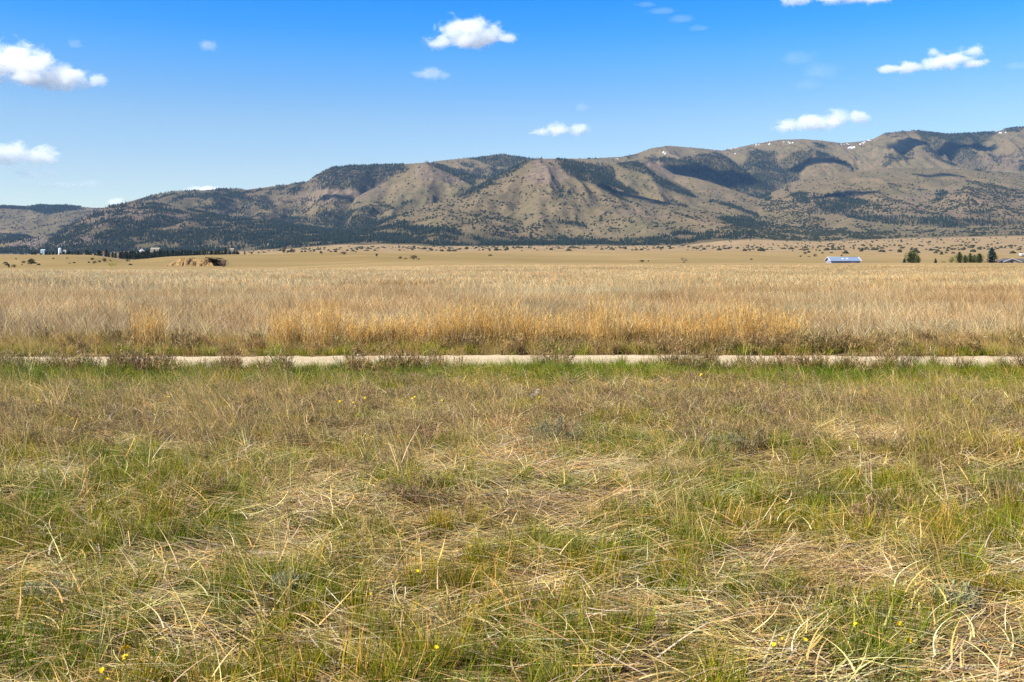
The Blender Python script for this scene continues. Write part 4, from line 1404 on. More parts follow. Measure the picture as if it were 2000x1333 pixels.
M_SNOW = plain_mat('old_snow', (0.62, 0.63, 0.65), (0.55, 0.56, 0.58), 0.02, 0.8, 0.2)
SNOW = [[(1650, 290), (1655, 286), (1668, 287), (1675, 291), (1660, 293)], [(1674, 282), (1690, 278), (1693, 280), (1678, 285)], [(1690, 276), (1702, 271), (1705, 273), (1694, 278)],
        [(1640, 283), (1653, 280), (1656, 283), (1644, 286)], [(1522, 281), (1536, 277), (1540, 279), (1526, 283)], [(1496, 285), (1508, 282), (1509, 285), (1500, 287)],
        [(1540, 282), (1547, 280), (1546, 283)], [(1420, 291), (1438, 288), (1438, 291), (1424, 293)], [(1392, 294), (1402, 293), (1402, 296), (1394, 297)], [(1293, 300), (1298, 300), (1298, 303), (1293, 303)],
        [(1425, 304), (1434, 302), (1436, 305), (1426, 307)], [(1462, 284), (1478, 281), (1480, 284), (1466, 286)], [(1320, 285), (1330, 285), (1328, 288)], [(1948, 262), (1962, 258), (1964, 262), (1950, 266)],
        [(1750, 262), (1760, 259), (1762, 263)], [(1203, 311), (1208, 309), (1209, 313), (1204, 314)]]
smask = np.zeros(MZ.shape, bool)
jag = 2.2 * fbm(XX / 40, DD / 40, 2, 77)
for poly in SNOW:
    smask |= in_poly(mpx + jag, mpy + 0.5 * jag, poly) & (DD > 6300) & (fbm(XX / 25, DD / 18, 2, 79) > 0.12)
fi = smask[:-1, :-1] & (mpy[:-1, :-1] <= vis_row[:-1, :-1] + 0.5)
ri, ci_ = np.nonzero(fi)
i0 = ri * MZ.shape[1] + ci_
SV = np.stack([XX, DD - 1.0, MZ + 1.2], -1).reshape(-1, 3)
fq = np.stack([i0, i0 + 1, i0 + MZ.shape[1] + 1, i0 + MZ.shape[1]], -1)
uq, inv = np.unique(fq, return_inverse=True)
if len(uq):
    obj('snow', mesh_np('snow', SV[uq], inv.reshape(-1, 4), M_SNOW), None, label='last white snow patches along the high right ridge', cat='snow', kind='stuff')
# ------------------------------------------------------------------ dirt road
def make_road():
    m = Nodes('road_gravel')
    pos = m.n('NewGeometry').outputs['Position']
    n1 = m.noise(1.2, 6, 0.65, m.scaled(pos, 0.35, 1.6, 1))
    n2 = m.noise(26.0, 5, 0.75, pos)
    n3 = m.noise(90.0, 3, 0.7, pos)
    c = m.mix(m.maprange(n1, 0.35, 0.65), (0.60, 0.465, 0.295), (0.70, 0.56, 0.375))
    c = m.mix(m.maprange(n2, 0.5, 0.72, 0, 0.6), c, (0.42, 0.31, 0.21))
    c = m.mix(m.maprange(n3, 0.55, 0.75, 0, 0.6), c, (0.80, 0.72, 0.60))
    h = m.math('ADD', m.math('MULTIPLY', n2, 0.7), m.math('MULTIPLY', n3, 0.3))
    mat = m.done(m.principled(c, 0.95, 0.05, m.bump(h, 0.9, 0.04)))
    xs = np.arange(-22, 22.01, 0.08)
    ts = np.linspace(-1, 1, 29)
    X, T = np.meshgrid(xs, ts)
    half = 1.02 + 0.07 * fbm(xs / 0.5, xs * 0 + 3.3, 3, 81)
    Y = road_y(X) + T * half[None, :]
    rut = -0.006 * (np.exp(-((np.abs(T) - 0.58) / 0.2) ** 2)) + 0.005 * np.exp(-(T / 0.25) ** 2)
    edge = 0.012 * np.exp(-((np.abs(T) - 0.95) / 0.08) ** 2)
    Z = height(X.ravel(), Y.ravel()).reshape(X.shape) + 0.015 + rut + edge * (0.5 + fbm(X / 0.3, Y / 0.3, 2, 83)) + 0.008 * fbm(X / 0.12, Y / 0.12, 2, 85)
    Z[0] -= 0.06
    Z[-1] -= 0.06
    obj('dirt_road', grid_mesh('dirt_road', X, Y, Z, mat), kind='structure')


make_road()

# ------------------------------------------------------------------ grass pieces
rg = np.random.default_rng(23)
STRAW = (0.74, 0.50, 0.165)
PALE = (0.90, 0.69, 0.29)
WHITE = (0.88, 0.73, 0.47)
BROWN = (0.36, 0.245, 0.12)
ORANGE = (0.66, 0.38, 0.1)
GREEN = (0.150, 0.205, 0.005)
GREEN2 = (0.39, 0.385, 0.016)
GREYG = (0.26, 0.3, 0.15)


def pick_cols(n, cols, w, amt, r):
    k = r.choice(len(cols), n, p=np.array(w) / sum(w))
    return jit(np.array(cols)[k], n, amt, r)


def disc(n, rad, r):
    a, q = r.uniform(0, 2 * np.pi, n), rad * np.sqrt(r.random(n))
    return np.stack([np.cos(a) * q, np.sin(a) * q, np.zeros(n)], -1)


WIND = np.pi      # tops lean to the left


def straw_mat(r, n=44):
    """flattened old straw, lying mostly along the ground over the new grass"""
    b = disc(n, 0.22, r)
    b[:, 2] = r.uniform(0.004, 0.075, n) * r.random(n) ** 0.6
    az = np.where(r.random(n) < 0.80, np.where(r.random(n) < 0.6, np.pi, 0) + r.normal(0, 0.28, n), r.uniform(0, 6.28, n))
    c = pick_cols(n, [STRAW, PALE, BROWN, WHITE, (0.16, 0.105, 0.05)], [5, 4.5, 2.0, 2.0, 1.8], 0.35, r)
    return _mk('straw_mat', ribbons(b, az, r.uniform(0.10, 0.36, n), r.uniform(1.2, 1.55, n), r.uniform(0.0, 0.55, n), r.uniform(0.0025, 0.0075, n), 6, c * 0.9, c, r.uniform(-0.9, 0.9, n), 0.004, None, r.normal(0, 0.55, n)), MAT_DRY)


def _mk(name, vfc, mat):
    v, f, c = vfc
    return mesh_np(name, v, f, mat, False, c)


def green_tuft(r, n=42, lush=1.0):
    b = disc(n, 0.055, r)
    az = np.arctan2(b[:, 1], b[:, 0]) + r.normal(0, 0.8, n)
    az = np.where(r.random(n) < 0.35, WIND + r.normal(0, 0.6, n), az)
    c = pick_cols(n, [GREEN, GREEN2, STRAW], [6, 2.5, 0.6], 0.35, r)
    return _mk('green_tuft', ribbons(b, az, r.uniform(0.06, 0.17, n) * lush, r.uniform(0.05, 0.55, n), r.uniform(0.1, 0.8, n), r.uniform(0.002, 0.0042, n), 4, c * 0.6, c * 1.15, r.uniform(-1, 1, n), None, None, r.normal(0, 0.5, n)), MAT_BLADE)


def dry_tuft(r, n=30, tall=1.0):
    b = disc(n, 0.07, r)
    az = np.where(r.random(n) < 0.8, WIND + r.normal(0, 0.5, n), r.uniform(0, 6.28, n))
    c = pick_cols(n, [STRAW, PALE, BROWN, ORANGE, GREEN2], [5, 3, 1.5, 0.6, 1.2], 0.25, r)
    kink = np.where(r.random(n) < 0.3, r.uniform(0.4, 1.4, n), 0)
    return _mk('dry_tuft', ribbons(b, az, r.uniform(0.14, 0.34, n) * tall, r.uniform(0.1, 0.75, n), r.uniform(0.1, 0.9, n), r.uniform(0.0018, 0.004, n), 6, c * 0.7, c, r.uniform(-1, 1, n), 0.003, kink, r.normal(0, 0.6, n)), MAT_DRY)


def stalk(r):
    n = int(r.integers(2, 5))
    b = disc(n, 0.03, r)
    az = WIND + r.normal(0, 0.45, n)
    c = pick_cols(n, [PALE, WHITE, STRAW], [4, 2, 2], 0.2, r)
    L = r.uniform(0.30, 0.62, n)
    a = ribbons(b, az, L, r.uniform(0.15, 0.7, n), r.uniform(0.1, 0.8, n), r.uniform(0.002, 0.0036, n), 7, c * 0.9, c, r.uniform(-0.4, 0.4, n), None, None, r.normal(0, 0.5, n))
    m = n + 2
    b2 = disc(m, 0.03, r)
    b2[:, 2] = r.uniform(0.02, 0.12, m)
    c2 = pick_cols(m, [WHITE, PALE], [3, 3], 0.15, r)
    d = ribbons(b2, WIND + r.normal(0, 1.1, m), r.uniform(0.10, 0.28, m), r.uniform(0.3, 1.0, m), r.uniform(0.2, 0.9, m), r.uniform(0.0025, 0.005, m), 6, c2, c2, r.uniform(-0.9, 0.9, m), 0.003, np.where(r.random(m) < 0.6, r.uniform(0.5, 1.9, m), 0))
    return _mk('dry_stalk', join([a, d]), MAT_DRY)


def curl_leaf(r):
    n = int(r.integers(1, 4))
    b = disc(n, 0.10, r)
    b[:, 2] = r.uniform(0.04, 0.11, n)
    c = pick_cols(n, [WHITE, PALE], [3, 2], 0.12, r)
    return _mk('pale_leaf', ribbons(b, r.uniform(0, 6.28, n), r.uniform(0.07, 0.24, n), r.uniform(0.7, 1.5, n), r.uniform(-0.3, 0.6, n), r.uniform(0.003, 0.006, n), 7, c, c, r.uniform(-1.2, 1.2, n), 0.012, np.where(r.random(n) < 0.6, r.uniform(0.3, 1.4, n), 0), r.normal(0, 0.5, n)), MAT_DRY)


def weed(r, n=16, hgt=0.17, tw=1.0, cols=((0.28, 0.175, 0.105), (0.40, 0.26, 0.16), (0.50, 0.36, 0.23))):
    """brown twiggy annual with many fine side twigs"""
    segs = []
    b = disc(n, 0.05, r)
    az = r.uniform(0, 6.28, n)
    tl = r.uniform(0.1, 0.8, n)
    L = hgt * r.uniform(0.6, 1.2, n)
    d = np.stack([np.cos(az) * np.sin(tl), np.sin(az) * np.sin(tl), np.cos(tl)], -1)
    c = pick_cols(n, cols, [1, 1, 0.6], 0.25, r)
    segs.append(tubes(b, b + d * L[:, None], np.full(n, 0.0018 * tw), np.full(n, 0.0008 * tw), c, c))
    k = 9
    t = r.uniform(0.25, 1.0, (n, k))
    p = (b[:, None] + d[:, None] * (L[:, None] * t)[..., None]).reshape(-1, 3)
    e = r.normal(0, 1, (n * k, 3))
    e[:, 2] = np.abs(e[:, 2]) * 0.9
    e /= np.linalg.norm(e, axis=1, keepdims=True)
    l2 = hgt * r.uniform(0.12, 0.34, n * k)
    cc = pick_cols(n * k, cols, [1, 1, 0.8], 0.25, r)
    az2 = np.arctan2(e[:, 1], e[:, 0])
    segs.append(ribbons(p, az2, l2, np.arccos(np.clip(e[:, 2], -1, 1)), r.uniform(-0.5, 0.5, n * k), tw * r.uniform(0.003, 0.006, n * k), 2, cc, cc, r.uniform(-1, 1, n * k)))
    return join(segs)


def field_tuft(r, n=26, far=False):
    b = disc(n, 0.30 if far else 0.15, r)
    az = np.where(r.random(n) < 0.8, WIND + r.normal(0, 0.55, n), r.uniform(0, 6.28, n))
    c = pick_cols(n, [(0.68, 0.475, 0.22), (0.86, 0.665, 0.35), ORANGE, (0.94, 0.79, 0.52), (0.68, 0.55, 0.32)], [4, 4.5, 0.5, 1.5, 3], 0.3, r)
    w = r.uniform(0.009, 0.016, n) if far else r.uniform(0.0028, 0.0055, n)
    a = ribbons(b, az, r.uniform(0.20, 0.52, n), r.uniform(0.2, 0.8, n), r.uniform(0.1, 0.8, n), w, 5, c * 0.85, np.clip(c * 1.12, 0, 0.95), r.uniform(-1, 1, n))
    return _mk('field_tuft', a, MAT_DRY)


def protos(name, fn, n):
    return [proto(name, i, fn(rg)) for i in range(n)]


P_MAT = protos('straw_mat', straw_mat, 10)
P_GREEN = protos('green_tuft', green_tuft, 8)
P_LUSH = protos('lush_tuft', lambda r: green_tuft(r, 48, 1.35), 6)
P_DRY = protos('dry_tuft', dry_tuft, 8)
P_TALL = protos('tall_dry_tuft', lambda r: dry_tuft(r, 22, 1.55), 6)
P_STALK = protos('dry_stalk', stalk, 10)
P_LEAF = protos('pale_leaf', curl_leaf, 12)
P_WEED = protos('brown_weed', lambda r: _mk('brown_weed', weed(r, 20, 0.19, 1.6, ((0.30, 0.195, 0.075), (0.42, 0.29, 0.12), (0.56, 0.41, 0.20))), MAT_DRY), 6)
P_GREY = protos('grey_weed', lambda r: _mk('grey_weed', weed(r, 18, 0.12, 1.0, ((0.46, 0.31, 0.16), (0.60, 0.43, 0.23), (0.36, 0.27, 0.11))), MAT_DRY), 5)
P_FIELD = protos('field_tuft', field_tuft, 8)
P_FAR = protos('far_field_tuft', lambda r: field_tuft(r, 16, True), 8)


def wedge(n, d0, d1, margin=0.60, extra=1.2):
    """n points spread evenly over the ground between two distances, somewhat wider than the view"""
    out_x, out_d = [], []
    d = np.sqrt(rng.uniform(0, 1, n) * (d1 ** 2 - d0 ** 2) + d0 ** 2)
    x = rng.uniform(-1, 1, n) * (margin * d + extra)
    return x, d


def area(d0, d1, margin=0.60, extra=1.2):
    return margin * (d1 ** 2 - d0 ** 2) + 2 * extra * (d1 - d0)


def place(name, prot, x, d, s0, s1, label, tint, spin=None, lean=0.12, zoff=0.0, hf=1.0):
    n = len(x)
    z = height(x, d) + zoff
    s = rng.uniform(s0, s1, n)
    rz = rng.uniform(0, 6.28, n) if spin is None else rng.normal(0, spin, n)
    rot = np.stack([rng.normal(0, lean, n), rng.normal(0, lean, n), rz], -1)
    return scatter(name, prot, np.stack([x, d, z], -1), rot, np.stack([s, s, s * rng.uniform(0.8, 1.2, n) * hf], -1), rng.integers(0, len(prot), n), tint, label)


def tint_of(n, lo, hi, f=None, hue=0.06):
    t = rng.random(n) if f is None else np.clip(f, 0, 1)
    base = lo + (hi - lo) * t
    return base[:, None] * (1 + hue * rng.normal(0, 1, (n, 3)))


def roadside(x, d):
    """distance outside the road's edge: negative on the near side"""
    return d - road_y(x)


def keep(x, d, p):
    k = rng.random(len(x)) < p
    return x[k], d[k]


D0, D1 = 2.6, 14.45
# patches: how green, how bare, how weedy the foreground is
def greenness(x, d):
    n = fbm(x / 0.75, d / 0.55, 3, 101) + 0.7 * fbm(x / 2.6, d / 1.6, 2, 105)
    band = np.interp(d, [2.5, 4.5, 6.5, 8.2, 9.5, 11.0, 12.0, 12.9, 13.6, 14.6], [0.22, 0.28, 0.22, 0.12, -0.15, -0.22, 0.10, 0.6, 1.1, 1.2])
    return sstep(-0.18, 0.34, n + band)


def weediness(x, d):
    n = fbm(x / 1.1, d / 0.8, 3, 121)
    band = np.interp(d, [2.5, 6, 8, 9, 10.2, 11.2, 12.2, 13.2, 14.6], [-0.7, -0.6, -0.25, 0.2, 0.4, 0.35, -0.1, -0.4, -0.5])
    pxx = 1000 + F * x / d
    right = 0.25 * sstep(1150, 1350, pxx) * sstep(1700, 1500, pxx) + 0.25 * sstep(560, 650, pxx) * sstep(900, 800, pxx)
    return sstep(-0.1, 0.4, n + band + right * (d > 8))


def off_road(x, d, near=-0.98, far=1.05):
    q = roadside(x, d)
    return (q < near) | (q > far)


A = area(D0, D1)
# flattened straw
x, d = wedge(int(A * 54), D0, D1)
k = off_road(x, d) & (rng.random(len(x)) < 0.45 + 0.55 * (1 - greenness(x, d)))
x, d = x[k], d[k]
place('straw_litter', P_MAT, x, d, 0.75, 1.35, 'flattened tan straw covering the foreground', tint_of(len(x), 0.78, 1.25, 0.5 + 0.6 * fbm(x / 1.3, d / 0.9, 2, 131)), 0.45, 0.06)
# green tufts
x, d = wedge(int(A * 150), D0, D1)
g = greenness(x, d)
k = off_road(x, d) & (rng.random(len(x)) < g * 0.95)
x, d = x[k], d[k]
hue = np.clip(0.5 + fbm(x / 1.5, d / 1.0, 2, 141), 0, 1)[:, None]
tg = (np.array([1.25, 1.0, 0.9]) * hue + np.array([0.8, 0.92, 0.95]) * (1 - hue)) * rng.uniform(0.75, 1.2, (len(x), 1))
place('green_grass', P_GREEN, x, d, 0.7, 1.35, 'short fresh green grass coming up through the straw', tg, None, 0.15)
# lush strip along the near side of the road
x, d = wedge(int(area(11.8, 14.5) * 60), 11.8, 14.5)
q = roadside(x, d)
k = (q < -0.98 + 0.25 * fbm(x / 0.7, x * 0 + 9, 3, 152)) & (rng.random(len(x)) < sstep(-3.3, -1.7, q + 0.7 * fbm(x / 1.2, d, 2, 151)) * np.interp(1000 + F * x / d, [1830, 1880], [0.9, 0.45]))
x, d = x[k], d[k]
place('roadside_grass', P_LUSH, x, d, 0.8, 1.35, 'lush dark green grass strip along the near side of the dirt road', tint_of(len(x), 0.7, 1.05) * [0.62, 0.85, 0.6], None, 0.15)
# green edge on the far side
x, d = wedge(int(area(16.4, 18.0) * 60), 16.4, 18.0)
q = roadside(x, d)
pxx = 1000 + F * x / d
k = (q > 0.98 + 0.2 * fbm(x / 0.8, x * 0 + 4, 2, 163)) & (q < 2.1) & (rng.random(len(x)) < 0.75 * sstep(2.1, 1.5, q) * np.clip(0.75 + 1.6 * fbm(x / 1.1, d / 0.7, 2, 161), 0.05, 1))
x, d = x[k], d[k]
place('far_verge_grass', P_GREEN, x, d, 0.9, 1.6, 'short green grass along the far edge of the dirt road', tint_of(len(x), 0.9, 1.3), None, 0.15)
# upright dry tufts
x, d = wedge(int(A * 34), D0, D1)
pxx = 1000 + F * x / d
p = np.interp(d, [2.6, 5, 7, 8.5, 10, 12, 12.8, 14.5], [0.25, 0.28, 0.45, 0.75, 0.95, 0.8, 0.35, 0.12])
p = p * np.clip(0.7 + 1.2 * fbm(x / 1.0, d / 0.8, 2, 171), 0.1, 1.4)
k = off_road(x, d) & (rng.random(len(x)) < p)
x, d = x[k], d[k]
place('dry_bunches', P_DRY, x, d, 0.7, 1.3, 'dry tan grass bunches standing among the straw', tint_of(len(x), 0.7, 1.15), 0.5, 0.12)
x, d = wedge(int(A * 22), D0, D1)
pxx = 1000 + F * x / d
spot = sstep(250, 380, pxx) * sstep(640, 560, pxx) + sstep(1680, 1760, pxx) * sstep(1960, 1880, pxx) + 0.8 * sstep(220, 60, pxx)
p = np.interp(d, [2.6, 6, 7.5, 9, 11.5, 12.6, 13.5], [0.02, 0.05, 0.25, 0.6, 0.8, 0.35, 0.0]) * (0.25 + spot)
k = off_road(x, d) & (rng.random(len(x)) < p)
x, d = x[k], d[k]
place('tall_dry_bunches', P_TALL, x, d, 0.8, 1.25, 'taller pale dry grass bunches leaning left behind the foreground', tint_of(len(x), 0.9, 1.4), 0.4, 0.1)
# long stalks, pale curled leaves
x, d = wedge(int(A * 5), D0, 13.0)
k = off_road(x, d) & (rng.random(len(x)) < np.interp(d, [2.6, 5, 8, 12, 13], [0.03, 0.08, 0.55, 0.9, 0.7]))
x, d = x[k], d[k]
place('dry_stalks', P_STALK, x, d, 0.7, 1.25, 'long pale bent grass stalks scattered over the foreground', tint_of(len(x), 0.8, 1.15), 0.4, 0.15)
x, d = wedge(int(A * 9), D0, 10.5)
place('pale_leaves', P_LEAF, x, d, 0.6, 1.15, 'pale curled dead grass leaves lying in the foreground', tint_of(len(x), 0.75, 1.1), None, 0.2)
# brown and grey weeds
x, d = wedge(int(A * 75), 6.0, 13.6)
k = off_road(x, d) & (rng.random(len(x)) < weediness(x, d) * 0.9)
x, d = x[k], d[k]
place('grey_weeds', P_GREY, x, d, 0.7, 1.4, 'grey brown twiggy weeds in a band before the road', tint_of(len(x), 0.5, 1.0), None, 0.15)
x, d = wedge(int(area(13.2, 14.7) * 40), 13.2, 14.7)
q = roadside(x, d)
k = (q < -0.85) & (q > -1.6) & (rng.random(len(x)) < 0.65 * np.clip(0.40 + 1.9 * fbm(x / 1.4, x * 0 + 5, 2, 181), 0, 1))
x, d = x[k], d[k]
place('roadside_weeds', P_WEED, x, d, 0.9, 1.7, 'thin dead brown weeds fringing the near edge of the dirt road', tint_of(len(x), 0.7, 1.05), None, 0.12)
# verge beyond the road: straw and weeds before the tall grass
x, d = wedge(int(area(16.4, 19.5) * 46), 16.4, 19.5)
q = roadside(x, d)
k = (q > 1.05) & (rng.random(len(x)) < 0.8)
x, d = x[k], d[k]
place('far_verge_straw', P_DRY, x, d, 0.6, 1.1, 'low dry grass between the road and the tall field', tint_of(len(x), 0.75, 1.1) * [1.05, 1.0, 0.9], 0.5, 0.2)
x, d = wedge(int(area(16.5, 18.6) * 34), 16.5, 18.6)
q = roadside(x, d)
pxx = 1000 + F * x / d
k = (q > 1.1) & (rng.random(len(x)) < np.interp(pxx, [0, 250, 600, 820, 1100, 1720, 1790, 2000], [0.05, 0.15, 0.15, 0.30, 0.55, 0.7, 0.25, 0.15]) * np.clip(0.7 + 1.3 * fbm(x / 1.2, d / 0.8, 2, 183), 0, 1))
x, d = x[k], d[k]
place('far_roadside_weeds', P_WEED, x, d, 0.9, 1.8, 'dead brown weeds along the far edge of the dirt road', tint_of(len(x), 0.75, 1.15), None, 0.12)
# tall dry field
F0 = 18.2
pinky = lambda x, d: np.clip(0.30 + 1.1 * fbm(x / 9, d / 4.5, 3, 191) + (0.35 + 0.35 * sstep(0, 12, x)) * np.exp(-((d - 36) / 9) ** 2), 0, 1)
x, d = wedge(int(area(F0, 46) * 18), F0, 46, 0.60, 1.5)
pxx = 1000 + F * x / d
start = 18.7 + 0.6 * fbm(x / 1.5, x * 0 + 2, 3, 195) + 1.3 * sstep(1650, 1850, pxx)
k = (d > start)
x, d = x[k], d[k]
f = pinky(x, d)[:, None]
tc_ = (np.array([1.02, 1.0, 0.98]) * (1 - f) + np.array([0.98, 0.80, 0.66]) * f) * rng.uniform(0.75, 1.25, (len(x), 1)) * (0.95 + 0.4 * fbm(x / 5, d / 2.5, 2, 198))[:, None]
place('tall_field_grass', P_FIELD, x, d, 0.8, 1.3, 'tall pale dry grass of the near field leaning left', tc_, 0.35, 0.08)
x, d = wedge(int(area(44, 178) * 4.4), 44, 178, 0.60, 2)
f = pinky(x, d)[:, None]
tc_ = (np.array([1.02, 1.0, 0.96]) * (1 - f) + np.array([1.0, 0.84, 0.72]) * f) * rng.uniform(0.8, 1.25, (len(x), 1)) * (0.98 + 0.35 * fbm(x / 14, d / 6, 2, 199))[:, None]
place('distant_field_grass', P_FAR, x, d, 0.8, 1.25, 'pale dry grass of the field running to its far edge', tc_, 0.35, 0.06, 0.0, np.interp(d, [60, 110, 178], [1.0, 0.7, 0.35]))
# ------------------------------------------------------------------ clumps, weeds, flowers and stones that can be told apart
rc = np.random.default_rng(53)
ORD = ['first', 'second', 'third', 'fourth', 'fifth', 'sixth', 'seventh', 'eighth', 'ninth', 'tenth', 'eleventh', 'twelfth', 'thirteenth', 'fourteenth', 'fifteenth', 'sixteenth', 'seventeenth', 'eighteenth']


def golden_clump(r, h, w):
    n = int(430 * max(w, 0.5) / 0.7)
    b = disc(n, 1.0, r) * [w * 0.62, 0.38, 1]
    az = np.where(r.random(n) < 0.55, WIND + r.normal(0, 0.9, n), r.uniform(0, 6.28, n))
    c = pick_cols(n, [(0.78, 0.41, 0.08), (0.88, 0.53, 0.15), (0.90, 0.64, 0.28), (0.44, 0.23, 0.06)], [3.5, 4, 3, 1.8], 0.2, r)
    L = h * r.uniform(0.55, 1.12, n)
    a = ribbons(b, az, L, r.uniform(0.0, 0.5, n), r.uniform(0.0, 0.5, n), r.uniform(0.003, 0.007, n), 6, c * 0.75, c, r.uniform(-1, 1, n))
    m = n * 3
    k = r.integers(0, n, m)
    t = r.uniform(0.35, 0.95, m)
    z = L[k] * t
    p = b[k] + np.stack([np.cos(az[k]) * z * 0.25, np.sin(az[k]) * z * 0.25, z * 0.96], -1)
    c2 = jit(c[k], m, 0.15, r)
    q = ribbons(p, r.uniform(0, 6.28, m), r.uniform(0.05, 0.16, m), r.uniform(0.2, 1.0, m), r.uniform(0, 0.6, m), r.uniform(0.003, 0.006, m), 3, c2, c2, r.uniform(-1, 1, m))
    return join([a, q])


def big_weed(r, h, w, cols):
    parts = []
    k = max(2, int(w / 0.24))
    for i in range(k):
        v, f, c = weed(r, 30, h * r.uniform(0.6, 1.1), 1.6, cols)
        v = v + [w * ((i + 0.5) / k - 0.5) + r.normal(0, 0.03), r.normal(0, 0.10), 0]
        parts.append((v, f, c))
    return join(parts)


i = 0
for px_, hp, wp in [(295, 84, 46), (562, 72, 50), (640, 90, 78), (722, 62, 76), (792, 60, 60), (862, 84, 84), (925, 88, 66), (985, 92, 76), (1062, 78, 74), (1130, 70, 56), (1186, 104, 56), (1250, 70, 66), (1320, 80, 66), (1380, 72, 56), (1440, 96, 84), (1500, 88, 74), (1548, 74, 52)]:
    D = 18.1 + rc.uniform(-0.25, 0.35)
    x, y, z = at(px_, D)
    if i == 0:
        lab = 'lone tall golden grass clump beyond the road on the left'
    else:
        lab = '%s golden grass clump from the left in the row beyond the road' % ORD[i - 1]
    t = empty('golden_grass_clump', (x, y, z), lab, 'grass clump', 'golden clumps beyond the road')
    obj('stems', _mk('golden_stems', golden_clump(rc, hp / F * D, wp / F * D), MAT_PLANT), t)
    i += 1

WB = ((0.27, 0.17, 0.065), (0.41, 0.275, 0.115), (0.57, 0.41, 0.20))
i = 0
for px_, hp, wp in [(1090, 30, 60), (1185, 30, 70), (1290, 36, 84), (1378, 44, 92), (1450, 36, 70), (1540, 52, 112), (1620, 48, 100), (1690, 46, 96), (1745, 34, 60), (1850, 26, 60)]:
    D = 16.95 + rc.uniform(-0.1, 0.25)
    x, y, z = at(px_, D)
    t = empty('brown_weed_clump', (x, y, z), '%s tangled brown weed clump from the left on the far road edge' % ORD[i], 'weed', 'brown weeds on the far road edge')
    obj('twigs', _mk('weed_twigs', big_weed(rc, hp / F * D * 1.1, wp / F * D, WB), MAT_PLANT), t)
    i += 1
i = 0
for px_, hp, wp in [(120, 24, 60), (310, 30, 80), (445, 22, 60), (700, 26, 80), (870, 36, 90), (1075, 44, 96), (1240, 26, 70), (1365, 36, 70), (1560, 28, 80), (1790, 58, 120), (1870, 30, 60), (1968, 42, 74)]:
    D = 14.4 + rc.uniform(-0.15, 0.15)
    x, y, z = at(px_, D)
    lab = 'big bushy brown weed clump overhanging the road near its right end' if px_ == 1790 else '%s dead brown weed clump from the left on the near road edge' % ORD[i]
    t = empty('brown_weed_clump', (x, y, z), lab, 'weed', 'brown weeds on the near road edge')
    obj('twigs', _mk('weed_twigs', big_weed(rc, hp / F * D * 1.1, wp / F * D, WB), MAT_PLANT), t)
    i += 1


def sage(r, h, w, col):
    n = 46
    b = disc(n, 1, r) * [w * 0.3, w * 0.2, 1]
    az = np.arctan2(b[:, 1], b[:, 0]) + r.normal(0, 0.5, n)
    tl = r.uniform(0.05, 0.7, n)
    L = h * r.uniform(0.6, 1.1, n)
    d = np.stack([np.cos(az) * np.sin(tl), np.sin(az) * np.sin(tl), np.cos(tl)], -1)
    c = jit((0.34, 0.30, 0.22), n, 0.2, r)
    parts = [tubes(b, b + d * L[:, None], np.full(n, 0.003), np.full(n, 0.0012), c, c)]
    m = n * 12
    k = r.integers(0, n, m)
    t = r.uniform(0.3, 1.0, m)
    p = b[k] + d[k] * (L[k] * t)[:, None]
    c2 = jit(col, m, 0.25, r)
    parts.append(ribbons(p, r.uniform(0, 6.28, m), r.uniform(0.018, 0.045, m), r.uniform(0.2, 1.2, m), r.uniform(0, 0.4, m), r.uniform(0.004, 0.008, m), 2, c2, c2, r.uniform(-1, 1, m)))
    return join(parts)


for px_, py_, h, w, lab in [(1085, 868, 0.24, 0.62, 'grey green sagebrush in the weedy band before the road'), (1945, 648, 0.34, 1.0, 'pale grey green sagebrush beyond the road at the right edge'),
                            (1860, 652, 0.30, 0.7, 'smaller green sagebrush left of the pale one beyond the road'), (90, 1160, 0.13, 0.24, 'low silvery sage plant at the lower left'),
                            (560, 1150, 0.11, 0.22, 'low silvery sage plant in the lower left middle'), (1420, 890, 0.16, 0.35, 'small grey green sage right of the middle foreground'),
                            (1870, 1190, 0.12, 0.26, 'low silvery sage plant at the lower right')]:
    D = F * EYE / (py_ - YH)
    x, y, z = at(px_, D)
    t = empty('sagebrush', (x, y, z), lab, 'sagebrush')
    obj('foliage', _mk('sage_foliage', sage(rc, h, w, (0.36, 0.37, 0.20) if 'pale' in lab or 'silvery' in lab else (0.20, 0.27, 0.13)), MAT_PLANT), t)

# yellow wildflowers
M_PETAL = plain_mat('yellow_petal', (0.85, 0.60, 0.01), (0.80, 0.50, 0.01), 40, 0.6, 0.1)
M_STEM = plain_mat('flower_stem', (0.14, 0.20, 0.04), (0.18, 0.22, 0.05), 20, 0.7, 0.1)
M_CLOCK = plain_mat('seed_fluff', (0.75, 0.70, 0.62), (0.66, 0.60, 0.50), 60, 0.9, 0.05)


def blossom_mesh(r, heads, rad):
    vs_, fs, o = [], [], 0
    for hcount in range(heads):
        c = r.normal(0, rad * 0.8, 3) * [1, 1, 0.6] if hcount else np.zeros(3)
        m = 10
        for i in range(m):
            a = 2 * math.pi * i / m + r.uniform(-0.2, 0.2)
            rr = rad * r.uniform(0.75, 1.1)
            d, s = np.array([math.cos(a), math.sin(a), 0]), np.array([-math.sin(a), math.cos(a), 0])
            up = r.uniform(0.25, 0.7)
            vs_ += [c, c + d * rr * 0.6 + s * rr * 0.28 + [0, 0, rr * up * 0.5], c + d * rr + [0, 0, rr * up], c + d * rr * 0.6 - s * rr * 0.28 + [0, 0, rr * up * 0.5]]
            fs.append([o, o + 1, o + 2, o + 3])
            o += 4
    return mesh_np('blossom', np.array(vs_), np.array(fs), M_PETAL)


